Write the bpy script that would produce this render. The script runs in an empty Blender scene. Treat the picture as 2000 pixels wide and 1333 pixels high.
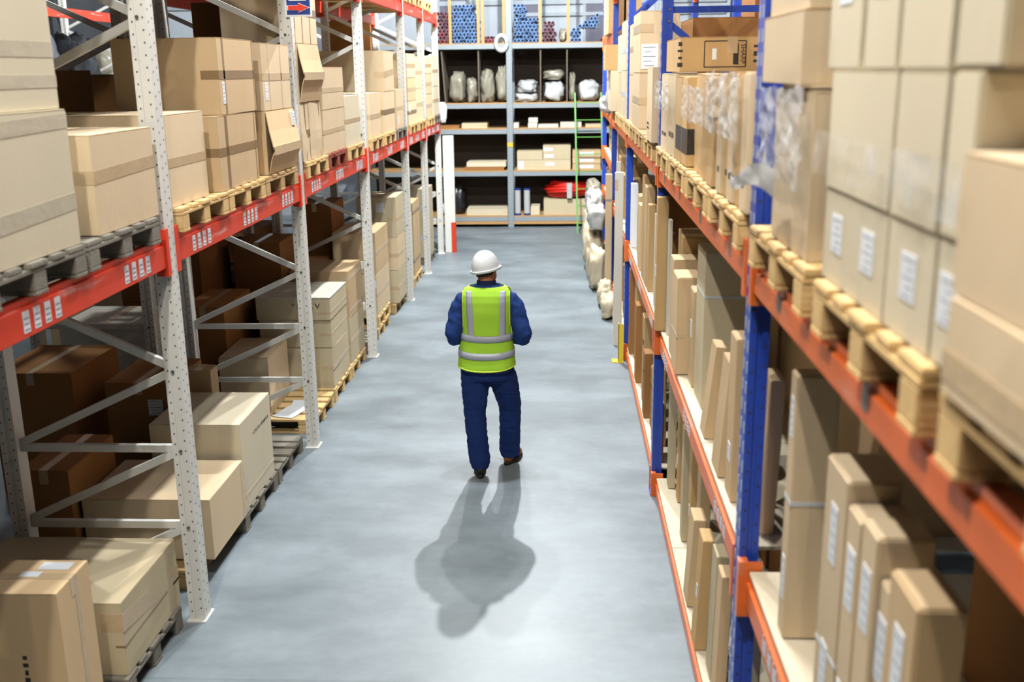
import bpy, bmesh, math, random
from mathutils import Vector, Matrix, noise
R = random.Random(7)
scene = bpy.context.scene
COL = scene.collection
PI = math.pi

# ------------------------------------------------------------------ camera, sky, lamps, exposure
cam = bpy.data.cameras.new('camera')
cam_o = bpy.data.objects.new('camera', cam); COL.objects.link(cam_o)
cam.sensor_width = 36.0
cam.lens = 36.0 * 2009.15 / 2000.0
cam.clip_start = 0.05
cam.dof.use_dof = True
cam.dof.focus_distance = 7.9
cam.dof.aperture_fstop = 2.1
r_, u_, d_ = (0.99873, 0.04873, -0.01276), (-0.00014, 0.25601, 0.96667), (-0.05037, 0.96544, -0.25569)
cam_o.matrix_world = Matrix(((r_[0], u_[0], -d_[0], 0), (r_[1], u_[1], -d_[1], 0), (r_[2], u_[2], -d_[2], 3.05), (0, 0, 0, 1)))
scene.camera = cam_o

world = bpy.data.worlds.new('world'); scene.world = world
world.use_nodes = True
world.node_tree.nodes['Background'].inputs[0].default_value = (1.0, 0.84, 0.62, 1)
world.node_tree.nodes['Background'].inputs[1].default_value = 0.03

def lamp(name, x, y, z, watts, size=0.3, color=(1, 0.97, 0.93)):
    l = bpy.data.lights.new(name, 'POINT'); l.energy = watts; l.shadow_soft_size = size; l.color = color
    o = bpy.data.objects.new(name, l); COL.objects.link(o); o.location = (x, y, z)
    return o
LZ = 7.1
COOL = (0.94, 0.98, 1.0); WARM = (1.0, 0.88, 0.68)
for (y, w, c) in ((14.9, (2500, 200, 500), COOL), (7.6, (720, 220, 480), COOL), (1.3, (360, 160, 700), (1, 0.97, 0.92)), (-5.5, (260, 0, 0), WARM)):  # last station is an added warm fill that lights camera-facing sides
    for x, e in zip((-0.55, -0.05, -1.4), w):
        if e: lamp('hall_light', x, y, LZ, e, 0.07, c)
lamp('hall_light', -0.62, 20.2, LZ, 70, 0.2, COOL)
lamp('hall_light', -5.6, 9.5, LZ, 420, 0.2, COOL)
lamp('hall_light', -5.6, 16.0, LZ, 220, 0.2, COOL)

scene.cycles.diffuse_bounces = 1
scene.view_settings.view_transform = 'Standard'
scene.view_settings.look = 'None'
scene.view_settings.exposure = 0.2
scene.view_settings.gamma = 1.0
scene.view_settings.use_curve_mapping = False

# ------------------------------------------------------------------ materials
def lin(rgb):
    f = lambda c: c / 12.92 if c <= 0.04045 else ((c + 0.055) / 1.055) ** 2.4
    return tuple(f(c / 255.0) for c in rgb)
MATS = {}
def mat(name, rgb, rough=0.6, metal=0.0, var=0.0, nscale=4.0, nvar=0.0, bump=0.0, bscale=60.0, spec=0.5, stretch=(1, 1, 1), dirt=None, dirt_scale=6.0, dirt_lo=0.55, dirt_hi=0.7, dirt_amt=0.6):
    m = bpy.data.materials.new(name); m.use_nodes = True
    nt = m.node_tree; N = nt.nodes; L = nt.links
    b = N['Principled BSDF']
    b.inputs['Roughness'].default_value = rough; b.inputs['Metallic'].default_value = metal
    b.inputs['Specular IOR Level'].default_value = spec
    base = lin(rgb) + (1,)
    b.inputs['Base Color'].default_value = base
    tc = N.new('ShaderNodeTexCoord'); mp = N.new('ShaderNodeMapping'); mp.inputs['Scale'].default_value = stretch
    L.new(tc.outputs['Object'], mp.inputs['Vector'])
    out = None
    if var or nvar:
        hsv = N.new('ShaderNodeHueSaturation'); hsv.inputs['Color'].default_value = base
        oi = N.new('ShaderNodeObjectInfo')
        ma = N.new('ShaderNodeMath'); ma.operation = 'MULTIPLY_ADD'
        L.new(oi.outputs['Random'], ma.inputs[0]); ma.inputs[1].default_value = 2 * var; ma.inputs[2].default_value = 1 - var
        nz = N.new('ShaderNodeTexNoise'); nz.inputs['Scale'].default_value = nscale; nz.inputs['Detail'].default_value = 5
        L.new(mp.outputs[0], nz.inputs['Vector'])
        mb = N.new('ShaderNodeMath'); mb.operation = 'MULTIPLY_ADD'
        L.new(nz.outputs['Fac'], mb.inputs[0]); mb.inputs[1].default_value = 2 * nvar; mb.inputs[2].default_value = 1 - nvar
        mc = N.new('ShaderNodeMath'); mc.operation = 'MULTIPLY'
        L.new(ma.outputs[0], mc.inputs[0]); L.new(mb.outputs[0], mc.inputs[1])
        L.new(mc.outputs[0], hsv.inputs['Value'])
        out = hsv.outputs['Color']
    if dirt:
        nz2 = N.new('ShaderNodeTexNoise'); nz2.inputs['Scale'].default_value = dirt_scale; nz2.inputs['Detail'].default_value = 6
        L.new(mp.outputs[0], nz2.inputs['Vector'])
        rp = N.new('ShaderNodeMapRange'); rp.inputs['From Min'].default_value = dirt_lo; rp.inputs['From Max'].default_value = dirt_hi
        rp.inputs['To Max'].default_value = dirt_amt
        L.new(nz2.outputs['Fac'], rp.inputs['Value'])
        mx = N.new('ShaderNodeMix'); mx.data_type = 'RGBA'
        L.new(rp.outputs[0], mx.inputs['Factor'])
        if out: L.new(out, mx.inputs['A'])
        else: mx.inputs['A'].default_value = base
        mx.inputs['B'].default_value = lin(dirt) + (1,)
        out = mx.outputs['Result']
    if out: L.new(out, b.inputs['Base Color'])
    if bump:
        nb = N.new('ShaderNodeTexNoise'); nb.inputs['Scale'].default_value = bscale; nb.inputs['Detail'].default_value = 4
        L.new(mp.outputs[0], nb.inputs['Vector'])
        bp = N.new('ShaderNodeBump'); bp.inputs['Strength'].default_value = bump; bp.inputs['Distance'].default_value = 0.01
        L.new(nb.outputs['Fac'], bp.inputs['Height']); L.new(bp.outputs[0], b.inputs['Normal'])
    MATS[name] = m
    return m
def film_mat(name, rgb, alpha, rough):
    m = mat(name, rgb, rough, bump=0.35, bscale=14)
    nt = m.node_tree; b = nt.nodes['Principled BSDF']; o = nt.nodes['Material Output']
    t = nt.nodes.new('ShaderNodeBsdfTransparent'); mx = nt.nodes.new('ShaderNodeMixShader')
    nz = nt.nodes.new('ShaderNodeTexNoise'); nz.inputs['Scale'].default_value = 9
    mr = nt.nodes.new('ShaderNodeMapRange'); mr.inputs['From Min'].default_value = 0.35; mr.inputs['From Max'].default_value = 0.65
    mr.inputs['To Min'].default_value = max(0, alpha - 0.25); mr.inputs['To Max'].default_value = min(1, alpha + 0.25)
    tc = nt.nodes.new('ShaderNodeTexCoord'); nt.links.new(tc.outputs['Object'], nz.inputs['Vector'])
    nt.links.new(nz.outputs['Fac'], mr.inputs['Value']); nt.links.new(mr.outputs[0], mx.inputs[0])
    nt.links.new(t.outputs[0], mx.inputs[1]); nt.links.new(b.outputs[0], mx.inputs[2]); nt.links.new(mx.outputs[0], o.inputs['Surface'])
    return m

CS = (1, 1, 0.25)
mat('kraft', (222, 198, 162), 0.75, var=0.09, nscale=3, nvar=0.08, bump=0.12, bscale=40, spec=0.25, stretch=CS)
mat('kraft_tan', (214, 184, 142), 0.75, var=0.09, nscale=3, nvar=0.1, bump=0.12, bscale=40, spec=0.25, stretch=CS)
mat('kraft_gold', (204, 168, 116), 0.75, var=0.1, nscale=3, nvar=0.1, bump=0.12, bscale=40, spec=0.25, stretch=CS)
mat('kraft_pale', (220, 207, 178), 0.75, var=0.05, nscale=3, nvar=0.06, bump=0.1, bscale=40, spec=0.25, stretch=CS)
mat('kraft_grey', (206, 190, 156), 0.75, var=0.05, nscale=3, nvar=0.08, bump=0.1, bscale=40, spec=0.25, stretch=CS)
mat('kraft_brown_shade', (164, 116, 68), 0.78, var=0.1, nscale=3, nvar=0.1, bump=0.15, bscale=40, spec=0.2, stretch=CS)  # brown board; tone also deepened to carry shade inside the racks
mat('kraft_deep_shade', (140, 94, 52), 0.8, var=0.1, nscale=3, nvar=0.1, bump=0.15, bscale=40, spec=0.2, stretch=CS)  # kraft with the shade of the rack interiors put into its colour
mat('carton_white', (216, 210, 194), 0.7, nscale=3, nvar=0.04)
mat('tape', (206, 180, 142), 0.25, var=0.06, nscale=8, nvar=0.15, bump=0.2, bscale=30)
mat('tape_dark', (142, 116, 82), 0.28, var=0.06, nscale=8, nvar=0.15, bump=0.2, bscale=30)
mat('tape_pale', (198, 188, 166), 0.25, nscale=8, nvar=0.1, bump=0.2, bscale=30)
mat('strap', (210, 214, 214), 0.35)
mat('paper', (236, 240, 244), 0.6, var=0.03)
mat('tag_grey', (128, 126, 124), 0.5, nscale=160, nvar=0.5)
mat('ink', (138, 142, 152), 0.7)
mat('print_dark', (54, 48, 44), 0.7)
mat('cream_paint', (228, 226, 218), 0.45, nscale=5, nvar=0.03, dirt=(150, 140, 120), dirt_scale=9, dirt_lo=0.62, dirt_hi=0.75, dirt_amt=0.35)
mat('hole', (92, 90, 86), 0.9)
mat('slot', (176, 186, 204), 0.4)
mat('steel', (120, 122, 124), 0.4, metal=0.8)
mat('red_paint', (236, 66, 38), 0.4, nscale=6, nvar=0.08, dirt=(226, 200, 196), dirt_scale=7, dirt_lo=0.62, dirt_hi=0.72, dirt_amt=0.55, stretch=(1, 0.3, 2))
mat('orange_paint', (240, 116, 48), 0.4, nscale=6, nvar=0.06, dirt=(228, 176, 160), dirt_scale=7, dirt_lo=0.6, dirt_hi=0.75, dirt_amt=0.5, stretch=(1, 0.3, 2))
mat('blue_paint', (38, 74, 182), 0.38, nscale=5, nvar=0.06)
mat('navy_paint', (28, 48, 92), 0.4, nscale=5, nvar=0.06)
mat('green_paint', (100, 168, 76), 0.45)
mat('yellow_paint', (226, 200, 60), 0.45, nvar=0.06)
mat('guard_red', (216, 62, 30), 0.45, nvar=0.04)
WS = (0.35, 6, 6)
mat('wood_pale', (226, 190, 132), 0.7, var=0.06, nscale=3, nvar=0.16, bump=0.2, bscale=12, stretch=WS, spec=0.2)
mat('wood_tan', (200, 166, 118), 0.75, var=0.08, nscale=3, nvar=0.2, bump=0.25, bscale=12, stretch=WS, spec=0.2)
mat('wood_grey', (134, 128, 116), 0.8, var=0.08, nscale=3, nvar=0.22, bump=0.3, bscale=12, stretch=WS, spec=0.2)
mat('wood_red', (150, 78, 62), 0.75, var=0.08, nscale=3, nvar=0.2, bump=0.25, bscale=12, stretch=WS, spec=0.2)
mat('wood_strip', (196, 152, 98), 0.7, nscale=3, nvar=0.12, stretch=(4, 4, 0.3))
mat('chipboard', (222, 208, 180), 0.7, nscale=30, nvar=0.08, bump=0.05, bscale=90)
mat('divider_grey', (112, 100, 86), 0.8, nscale=2, nvar=0.15)
mat('dark_board', (62, 52, 44), 0.85, nscale=2, nvar=0.25)
mat('grey_paint', (150, 159, 164), 0.45, nscale=4, nvar=0.05)
mat('white_wall', (176, 184, 192), 0.7, nscale=1.5, nvar=0.03)
mat('wall_grey', (150, 152, 158), 0.8, nscale=1.5, nvar=0.06)
mat('wall_dark', (58, 60, 64), 0.8, nscale=1.5, nvar=0.1)
mat('wall_panel', (104, 104, 118), 0.7, nscale=1.5, nvar=0.06)
mat('wall_trim', (158, 166, 174), 0.6)
mat('black_plastic', (34, 36, 40), 0.3, bump=0.9, bscale=9, nvar=0.2)
mat('grey_plastic', (92, 98, 106), 0.32, bump=0.9, bscale=9, nvar=0.3, nscale=5)
mat('white_plastic', (192, 194, 193), 0.35, bump=0.7, bscale=10)
mat('sack_plastic', (146, 141, 124), 0.3, bump=0.9, bscale=9, nvar=0.12, nscale=5)
mat('beige_sack', (206, 192, 164), 0.6, bump=0.8, bscale=9, nvar=0.1)
mat('foam_blue', (112, 150, 204), 0.6, var=0.1)
mat('foam_mauve', (138, 92, 104), 0.6, var=0.1)
mat('foam_red', (206, 70, 64), 0.6, var=0.1)
mat('foam_hole', (18, 24, 36), 0.9)
mat('hose_red', (214, 34, 22), 0.35)
mat('sign_blue', (34, 64, 140), 0.4)
mat('sign_red', (226, 62, 44), 0.4)
mat('sign_white', (240, 242, 244), 0.4)
mat('tag_yellow', (222, 190, 50), 0.5)
mat('jacket_navy', (34, 60, 120), 0.85, nscale=8, nvar=0.12, bump=0.15, bscale=120, spec=0.2)
mat('trouser_navy', (28, 50, 104), 0.85, nscale=8, nvar=0.12, bump=0.15, bscale=120, spec=0.2)
mat('collar_navy', (26, 40, 70), 0.85, spec=0.2)
mat('hivis', (172, 222, 64), 0.75, nscale=6, nvar=0.05, bump=0.2, bscale=150, spec=0.2)
mat('hivis_trim', (206, 232, 60), 0.7)
mat('reflective', (172, 178, 190), 0.4, nscale=20, nvar=0.04)
mat('helmet_white', (222, 225, 226), 0.22)
mat('skin', (176, 112, 78), 0.55, nvar=0.05)
mat('hair', (28, 24, 22), 0.7)
mat('boot_brown', (150, 92, 44), 0.6, nvar=0.1)
mat('boot_black', (28, 26, 26), 0.6)
mat('eye_white', (235, 232, 226), 0.3)
film_mat('film', (240, 242, 244), 0.4, 0.22)
film_mat('film_clear', (236, 238, 238), 0.22, 0.08)

def floor_mat():
    m = bpy.data.materials.new('concrete'); m.use_nodes = True
    nt = m.node_tree; N = nt.nodes; L = nt.links; b = N['Principled BSDF']
    tc = N.new('ShaderNodeTexCoord')
    n1 = N.new('ShaderNodeTexNoise'); n1.inputs['Scale'].default_value = 1.1; n1.inputs['Detail'].default_value = 8; n1.inputs['Roughness'].default_value = 0.62
    n2 = N.new('ShaderNodeTexNoise'); n2.inputs['Scale'].default_value = 14; n2.inputs['Detail'].default_value = 6
    mp = N.new('ShaderNodeMapping'); mp.inputs['Scale'].default_value = (0.8, 1.5, 1)
    L.new(tc.outputs['Object'], mp.inputs[0]); L.new(mp.outputs[0], n1.inputs['Vector']); L.new(tc.outputs['Object'], n2.inputs['Vector'])
    cr = N.new('ShaderNodeValToRGB')
    cr.color_ramp.elements[0].position = 0.3; cr.color_ramp.elements[0].color = lin((100, 110, 115)) + (1,)
    cr.color_ramp.elements[1].position = 0.68; cr.color_ramp.elements[1].color = lin((138, 149, 155)) + (1,)
    L.new(n1.outputs['Fac'], cr.inputs[0])
    n3 = N.new('ShaderNodeTexNoise'); n3.inputs['Scale'].default_value = 0.9; n3.inputs['Detail'].default_value = 9; n3.inputs['Roughness'].default_value = 0.7
    L.new(tc.outputs['Object'], n3.inputs['Vector'])
    st = N.new('ShaderNodeMapRange'); st.inputs['From Min'].default_value = 0.5; st.inputs['From Max'].default_value = 0.66; st.inputs['To Max'].default_value = 0.42
    L.new(n3.outputs['Fac'], st.inputs['Value'])
    n4 = N.new('ShaderNodeTexNoise'); n4.inputs['Scale'].default_value = 3.2; n4.inputs['Detail'].default_value = 10; n4.inputs['Roughness'].default_value = 0.75
    L.new(tc.outputs['Object'], n4.inputs['Vector'])
    sp = N.new('ShaderNodeMapRange'); sp.inputs['From Min'].default_value = 0.6; sp.inputs['From Max'].default_value = 0.75; sp.inputs['To Max'].default_value = 0.35
    L.new(n4.outputs['Fac'], sp.inputs['Value'])
    mxs = N.new('ShaderNodeMix'); mxs.data_type = 'RGBA'; L.new(st.outputs[0], mxs.inputs['Factor']); L.new(cr.outputs[0], mxs.inputs['A']); mxs.inputs['B'].default_value = lin((92, 102, 106)) + (1,)
    mxp = N.new('ShaderNodeMix'); mxp.data_type = 'RGBA'; L.new(sp.outputs[0], mxp.inputs['Factor']); L.new(mxs.outputs['Result'], mxp.inputs['A']); mxp.inputs['B'].default_value = lin((150, 160, 164)) + (1,)
    h = N.new('ShaderNodeHueSaturation'); L.new(mxp.outputs['Result'], h.inputs['Color'])
    ma = N.new('ShaderNodeMath'); ma.operation = 'MULTIPLY_ADD'; ma.inputs[1].default_value = 0.16; ma.inputs[2].default_value = 0.92
    L.new(n2.outputs['Fac'], ma.inputs[0])
    # saw-cut joints across the aisle every six metres
    sep = N.new('ShaderNodeSeparateXYZ'); L.new(tc.outputs['Object'], sep.inputs[0])
    sub = N.new('ShaderNodeMath'); sub.operation = 'SUBTRACT'; sub.inputs[1].default_value = 10.63 - 60; L.new(sep.outputs['Y'], sub.inputs[0])
    mod = N.new('ShaderNodeMath'); mod.operation = 'MODULO'; mod.inputs[1].default_value = 6.0; L.new(sub.outputs[0], mod.inputs[0])
    lt = N.new('ShaderNodeMath'); lt.operation = 'LESS_THAN'; lt.inputs[1].default_value = 0.018; L.new(mod.outputs[0], lt.inputs[0])
    mj = N.new('ShaderNodeMath'); mj.operation = 'MULTIPLY_ADD'; mj.inputs[1].default_value = -0.14; mj.inputs[2].default_value = 1.0; L.new(lt.outputs[0], mj.inputs[0])
    mm = N.new('ShaderNodeMath'); mm.operation = 'MULTIPLY'; L.new(ma.outputs[0], mm.inputs[0]); L.new(mj.outputs[0], mm.inputs[1])
    L.new(mm.outputs[0], h.inputs['Value']); L.new(h.outputs[0], b.inputs['Base Color'])
    mr = N.new('ShaderNodeMapRange'); mr.inputs['To Min'].default_value = 0.34; mr.inputs['To Max'].default_value = 0.55
    L.new(n1.outputs['Fac'], mr.inputs['Value']); L.new(mr.outputs[0], b.inputs['Roughness'])
    b.inputs['Specular IOR Level'].default_value = 0.5
    bp = N.new('ShaderNodeBump'); bp.inputs['Strength'].default_value = 0.05; L.new(n2.outputs['Fac'], bp.inputs['Height']); L.new(bp.outputs[0], b.inputs['Normal'])
    MATS['concrete'] = m
floor_mat()

# ------------------------------------------------------------------ mesh helpers
class MB:
    def __init__(s): s.v = []; s.f = []; s.m = []; s.mats = []
    def mi(s, m):
        if m not in s.mats: s.mats.append(m)
        return s.mats.index(m)
    def add(s, vs, fs, m):
        o = len(s.v); i = s.mi(m)
        s.v += [tuple(x) for x in vs]
        for f in fs: s.f.append(tuple(o + k for k in f)); s.m.append(i)
        return s
    def box(s, x0, x1, y0, y1, z0, z1, m):
        vs = [(x0, y0, z0), (x1, y0, z0), (x1, y1, z0), (x0, y1, z0), (x0, y0, z1), (x1, y0, z1), (x1, y1, z1), (x0, y1, z1)]
        return s.add(vs, [(0, 3, 2, 1), (4, 5, 6, 7), (0, 1, 5, 4), (1, 2, 6, 5), (2, 3, 7, 6), (3, 0, 4, 7)], m)
    def bar(s, p, q, w, h, m, up=(0, 0, 1)):
        p = Vector(p); q = Vector(q); d = (q - p).normalized(); a = d.cross(Vector(up))
        if a.length < 1e-4: a = d.cross(Vector((1, 0, 0)))
        a.normalize(); b = a.cross(d).normalized(); a *= w / 2; b *= h / 2
        vs = [p - a - b, p + a - b, p + a + b, p - a + b, q - a - b, q + a - b, q + a + b, q - a + b]
        return s.add(vs, [(0, 1, 2, 3), (7, 6, 5, 4), (0, 4, 5, 1), (1, 5, 6, 2), (2, 6, 7, 3), (3, 7, 4, 0)], m)
    def prism(s, poly, y0, y1, m, axis='y'):
        n = len(poly); f = {'y': lambda a, b, t: (a, t, b), 'x': lambda a, b, t: (t, a, b), 'z': lambda a, b, t: (a, b, t)}[axis]
        vs = [f(a, b, y0) for a, b in poly] + [f(a, b, y1) for a, b in poly]
        return s.add(vs, [tuple(range(n)), tuple(range(2 * n - 1, n - 1, -1))] + [(k, k + n, (k + 1) % n + n, (k + 1) % n) for k in range(n)], m)
    def tube(s, pts, rad, m, seg=10, caps=True):
        pts = [Vector(p) for p in pts]; n = len(pts); rr = rad if isinstance(rad, (list, tuple)) else [rad] * n
        vs = []; ref = None
        for i, p in enumerate(pts):
            d = (pts[min(i + 1, n - 1)] - pts[max(i - 1, 0)]).normalized()
            if ref is None:
                ref = Vector((0, 0, 1)) if abs(d.z) < 0.9 else Vector((1, 0, 0))
            a = (ref - d * ref.dot(d)).normalized(); b = d.cross(a); ref = a
            r = rr[i]; ra, rb = r if isinstance(r, (list, tuple)) else (r, r)
            for k in range(seg):
                t = 2 * PI * k / seg
                vs.append(p + a * ra * math.cos(t) + b * rb * math.sin(t))
        fs = [(i * seg + k, i * seg + (k + 1) % seg, (i + 1) * seg + (k + 1) % seg, (i + 1) * seg + k) for i in range(n - 1) for k in range(seg)]
        if caps: fs += [tuple(range(seg - 1, -1, -1)), tuple((n - 1) * seg + k for k in range(seg))]
        return s.add(vs, fs, m)
    def rings(s, rings, m, caps=True):
        seg = len(rings[0]); n = len(rings); vs = [v for r in rings for v in r]
        fs = [(i * seg + k, i * seg + (k + 1) % seg, (i + 1) * seg + (k + 1) % seg, (i + 1) * seg + k) for i in range(n - 1) for k in range(seg)]
        if caps: fs += [tuple(range(seg - 1, -1, -1)), tuple((n - 1) * seg + k for k in range(seg))]
        return s.add(vs, fs, m)
    def ball(s, c, r, m, seg=20, rg=12, rot=None):
        rx, ry, rz = r if isinstance(r, (list, tuple)) else (r, r, r); c = Vector(c); vs = []; 
        for i in range(rg + 1):
            ph = -PI / 2 + PI * (i + 0.02) / (rg + 0.04)
            for k in range(seg):
                t = 2 * PI * k / seg; p = Vector((rx * math.cos(ph) * math.cos(t), ry * math.cos(ph) * math.sin(t), rz * math.sin(ph)))
                if rot: p = rot @ p
                vs.append(c + p)
        fs = [(i * seg + k, i * seg + (k + 1) % seg, (i + 1) * seg + (k + 1) % seg, (i + 1) * seg + k) for i in range(rg) for k in range(seg)]
        fs += [tuple(range(seg - 1, -1, -1)), tuple(rg * seg + k for k in range(seg))]
        return s.add(vs, fs, m)
    def mesh(s, name, bevel=0, smooth=False, fix=False):
        me = bpy.data.meshes.new(name); me.from_pydata(s.v, [], s.f); me.update()
        for k in s.mats: me.materials.append(MATS[k])
        me.polygons.foreach_set('material_index', s.m)
        if bevel or fix:
            bm = bmesh.new(); bm.from_mesh(me)
            if fix: bmesh.ops.recalc_face_normals(bm, faces=bm.faces)
            if bevel: bmesh.ops.bevel(bm, geom=list(bm.edges), offset=bevel, segments=2, affect='EDGES', clamp_overlap=True)
            bm.to_mesh(me); bm.free()
        if smooth: me.polygons.foreach_set('use_smooth', [True] * len(me.polygons))
        return me
    def build(s, name, parent=None, loc=None, rz=0, bevel=0, smooth=False, fix=False):
        return link(name, s.mesh(name, bevel, smooth, fix), parent, loc, rz)
def link(name, me, parent=None, loc=None, rz=0):
    o = bpy.data.objects.new(name, me); COL.objects.link(o)
    if parent: o.parent = parent
    if loc: o.location = loc
    if rz: o.rotation_euler[2] = rz
    return o
def tag(o, label, cat, group=None):
    o['label'] = label; o['category'] = cat
    if group: o['group'] = group
    return o
def empty(name, label, cat, loc, rz=0, group=None):
    o = bpy.data.objects.new(name, None); COL.objects.link(o); o.location = loc; o.rotation_euler[2] = rz
    o.empty_display_size = 0.1
    return tag(o, label, cat, group)
def copy_tree(o, loc=None, rz=None, label=None, group=None):
    c = o.copy(); COL.objects.link(c)
    if loc is not None: c.location = loc
    if rz is not None: c.rotation_euler[2] = rz
    if label: c['label'] = label
    if group: c['group'] = group
    for ch in list(o.children):
        k = ch.copy(); COL.objects.link(k); k.parent = c
        for g in list(ch.children):
            j = g.copy(); COL.objects.link(j); j.parent = k
    return c
def struct(name, mb):
    o = mb.build(name); o['kind'] = 'structure'; return o

# ------------------------------------------------------------------ setting
struct('floor', MB().box(-8.8, 3.6, -3, 22.5, -0.1, 0, 'concrete'))
struct('wall_back', MB().box(-8.6, 3.4, 22.3, 22.5, 0, 9, 'white_wall'))
struct('wall_left', MB().box(-8.8, -8.6, -3, 24, 0, 9, 'wall_dark'))
struct('wall_right', MB().box(3.4, 3.6, -3, 22.5, 0, 9, 'wall_dark'))
struct('trim_1', MB().box(-8.5, 3.3, 22.24, 22.3, 4.33, 4.42, 'wall_trim'))
struct('trim_2', MB().box(-1.05, 3.3, 22.24, 22.3, 4.1, 4.17, 'wall_trim'))
for k, x in enumerate((-2.6, -1.72, -0.5, 0.42)):
    struct('trim_%d' % (k + 3), MB().box(x - 0.03, x + 0.03, 22.25, 22.3, 3.3, 5.6, 'wall_trim'))

for k, (x0, x1) in enumerate(((-2.75, -2.0), (-1.02, -0.5), (0.45, 1.0))):
    struct('trim_%d' % (k + 7), MB().box(x0, x1, 22.26, 22.3, 3.3, 5.6, 'wall_panel'))

# ------------------------------------------------------------------ racking
def post_mb(depth_sign, h, paint, w=0.09, t=0.1):
    # local: inner face at x=0 going to depth_sign*w, along y 0..t
    mb = MB(); x0, x1 = sorted((0, depth_sign * w))
    # C section with a shallow groove in the face towards -y and in the aisle face
    g = 0.006; a = (x1 - x0)
    mb.box(x0, x0 + a * 0.36, 0, t, 0, h, paint)
    mb.box(x1 - a * 0.36, x1, 0, t, 0, h, paint)
    mb.box(x0 + a * 0.36, x1 - a * 0.36, g, t, 0, h, paint)
    def dot(c, ax):
        n = 6; r = 0.0046; vs = []
        for k in range(n):
            t_ = 2 * PI * k / n
            if ax == 'y': vs.append((c[0] + r * math.cos(t_), c[1], c[2] + 1.4 * r * math.sin(t_)))
            else: vs.append((c[0], c[1] + r * math.cos(t_), c[2] + 1.4 * r * math.sin(t_)))
        mb.add(vs, [tuple(range(n)), tuple(range(n - 1, -1, -1))], 'hole')
    if paint == 'blue_paint':
        zz = 0.05; xo = x0 if depth_sign > 0 else x1
        while zz < h - 0.1:
            lo, hi = sorted((xo, xo - depth_sign * 0.0012))
            mb.box(lo, hi, 0.012, 0.03, zz, zz + 0.042, 'slot'); mb.box(lo, hi, t - 0.03, t - 0.012, zz, zz + 0.042, 'slot')
            zz += 0.075
    z = 0.06
    xa = x0 if depth_sign > 0 else x1
    xout = xa - depth_sign * 0.0008
    while z < h - 0.05:
        dot((x0 + a * 0.2, -0.0008, z), 'y'); dot((x1 - a * 0.2, -0.0008, z + 0.02), 'y')
        dot((xout, t * 0.25, z), 'x'); dot((xout, t * 0.75, z + 0.02), 'x')
        z += 0.06 if paint == 'cream_paint' else 0.075
    return mb
def make_upright(label, paint, brace, h, depth, plate, group, zs, sd=-1, w=0.09):
    # local origin: aisle-side post face, near face, floor; depth goes to -x
    t = empty('rack_upright', label, 'rack upright', (0, 0, 0), 0, group)
    link('post', post_mb(sd, h, paint, w).mesh('post'), t)
    p2 = link('post', post_mb(-sd, h, paint, w).mesh('post'), t); p2.location.x = sd * depth
    for x in (sd * w / 2, sd * (depth - w / 2)):
        MB().box(x - w / 2 - 0.012, x + w / 2 + 0.012, -0.025, 0.125, 0, 0.008, plate).build('foot_plate', t)
    for k, z in enumerate(zs):
        za, zb = z
        MB().bar((sd * 0.035, 0.05, za), (sd * (depth - 0.035), 0.05, zb), 0.03, 0.042, brace).build('diagonal_brace' if abs(za - zb) > 0.05 else 'horizontal_brace', t)
        MB().tube([(sd * 0.045, -0.006, za), (sd * 0.045, 0.0, za)], 0.009, 'steel', 6).build('bolt', t)
    return t
LY = [2.42, 5.22, 8.02, 10.82, 13.67, 15.58, 17.36]
N0 = 0.125; ST = 0.457
LZS = []
zz = N0; side = 0
for k in range(10):
    a, b = N0 + ST * k, N0 + ST * (k + 1)
    # rear-low to front-high up to the third node, then zig-zag
    if k < 3: LZS.append((b, a))
    else: LZS.append((a, b) if k % 2 == 1 else (b, a))
LZS += [(N0 + ST, N0 + ST), (N0 + 2 * ST, N0 + 2 * ST)]
XL = -2.06
ORD = ['first', 'second', 'third', 'fourth', 'fifth', 'sixth', 'seventh', 'eighth', 'ninth', 'tenth', 'eleventh', 'twelfth', 'thirteenth', 'fourteenth', 'fifteenth', 'sixteenth']
up0 = make_upright('x', 'cream_paint', 'cream_paint', 5.2, 1.06, 'cream_paint', 'cream rack uprights', LZS)
LDESC = ['out of the picture beside the camera', 'with the pale cartons and f', 'carrying the blue arrow sign', 'behind the crushed cartons', '', '', '']
LLAB = {1: 'cream perforated rack upright, second from the camera, beside the large pale near carton',
        2: 'cream perforated rack upright carrying the blue sign with the red arrow',
        3: 'cream perforated rack upright between the plain two-carton stack and the pallet of small cartons',
        4: 'cream rack upright, third back from the red-striped end guard',
        5: 'cream rack upright, second back from the red-striped end guard',
        6: 'cream rack upright at the aisle end, touching the white end guard with the red stripe'}
LLAB[0] = 'cream perforated rack upright beside the camera, outside the picture'
for i in range(0, 7):
    c = up0 if i == 0 else copy_tree(up0)
    c.location = (XL, LY[i], 0); c['label'] = LLAB[i]
XB = -3.35
BLAB = ['shaded rear-row rack upright, first seen through the gap under the near red beam', 'shaded rear-row rack upright standing just behind the second cream upright',
        'shaded rear-row rack upright behind the sign-bearing upright', 'shaded rear-row rack upright behind the fourth cream frame', 'shaded rear-row rack upright at the far aisle end']
for k, i in enumerate((1, 2, 3, 4, 6)):
    c = copy_tree(up0, (XB - 0.0, LY[i] + 0.0, 0), 0, BLAB[k], 'rear row rack uprights')

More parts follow.
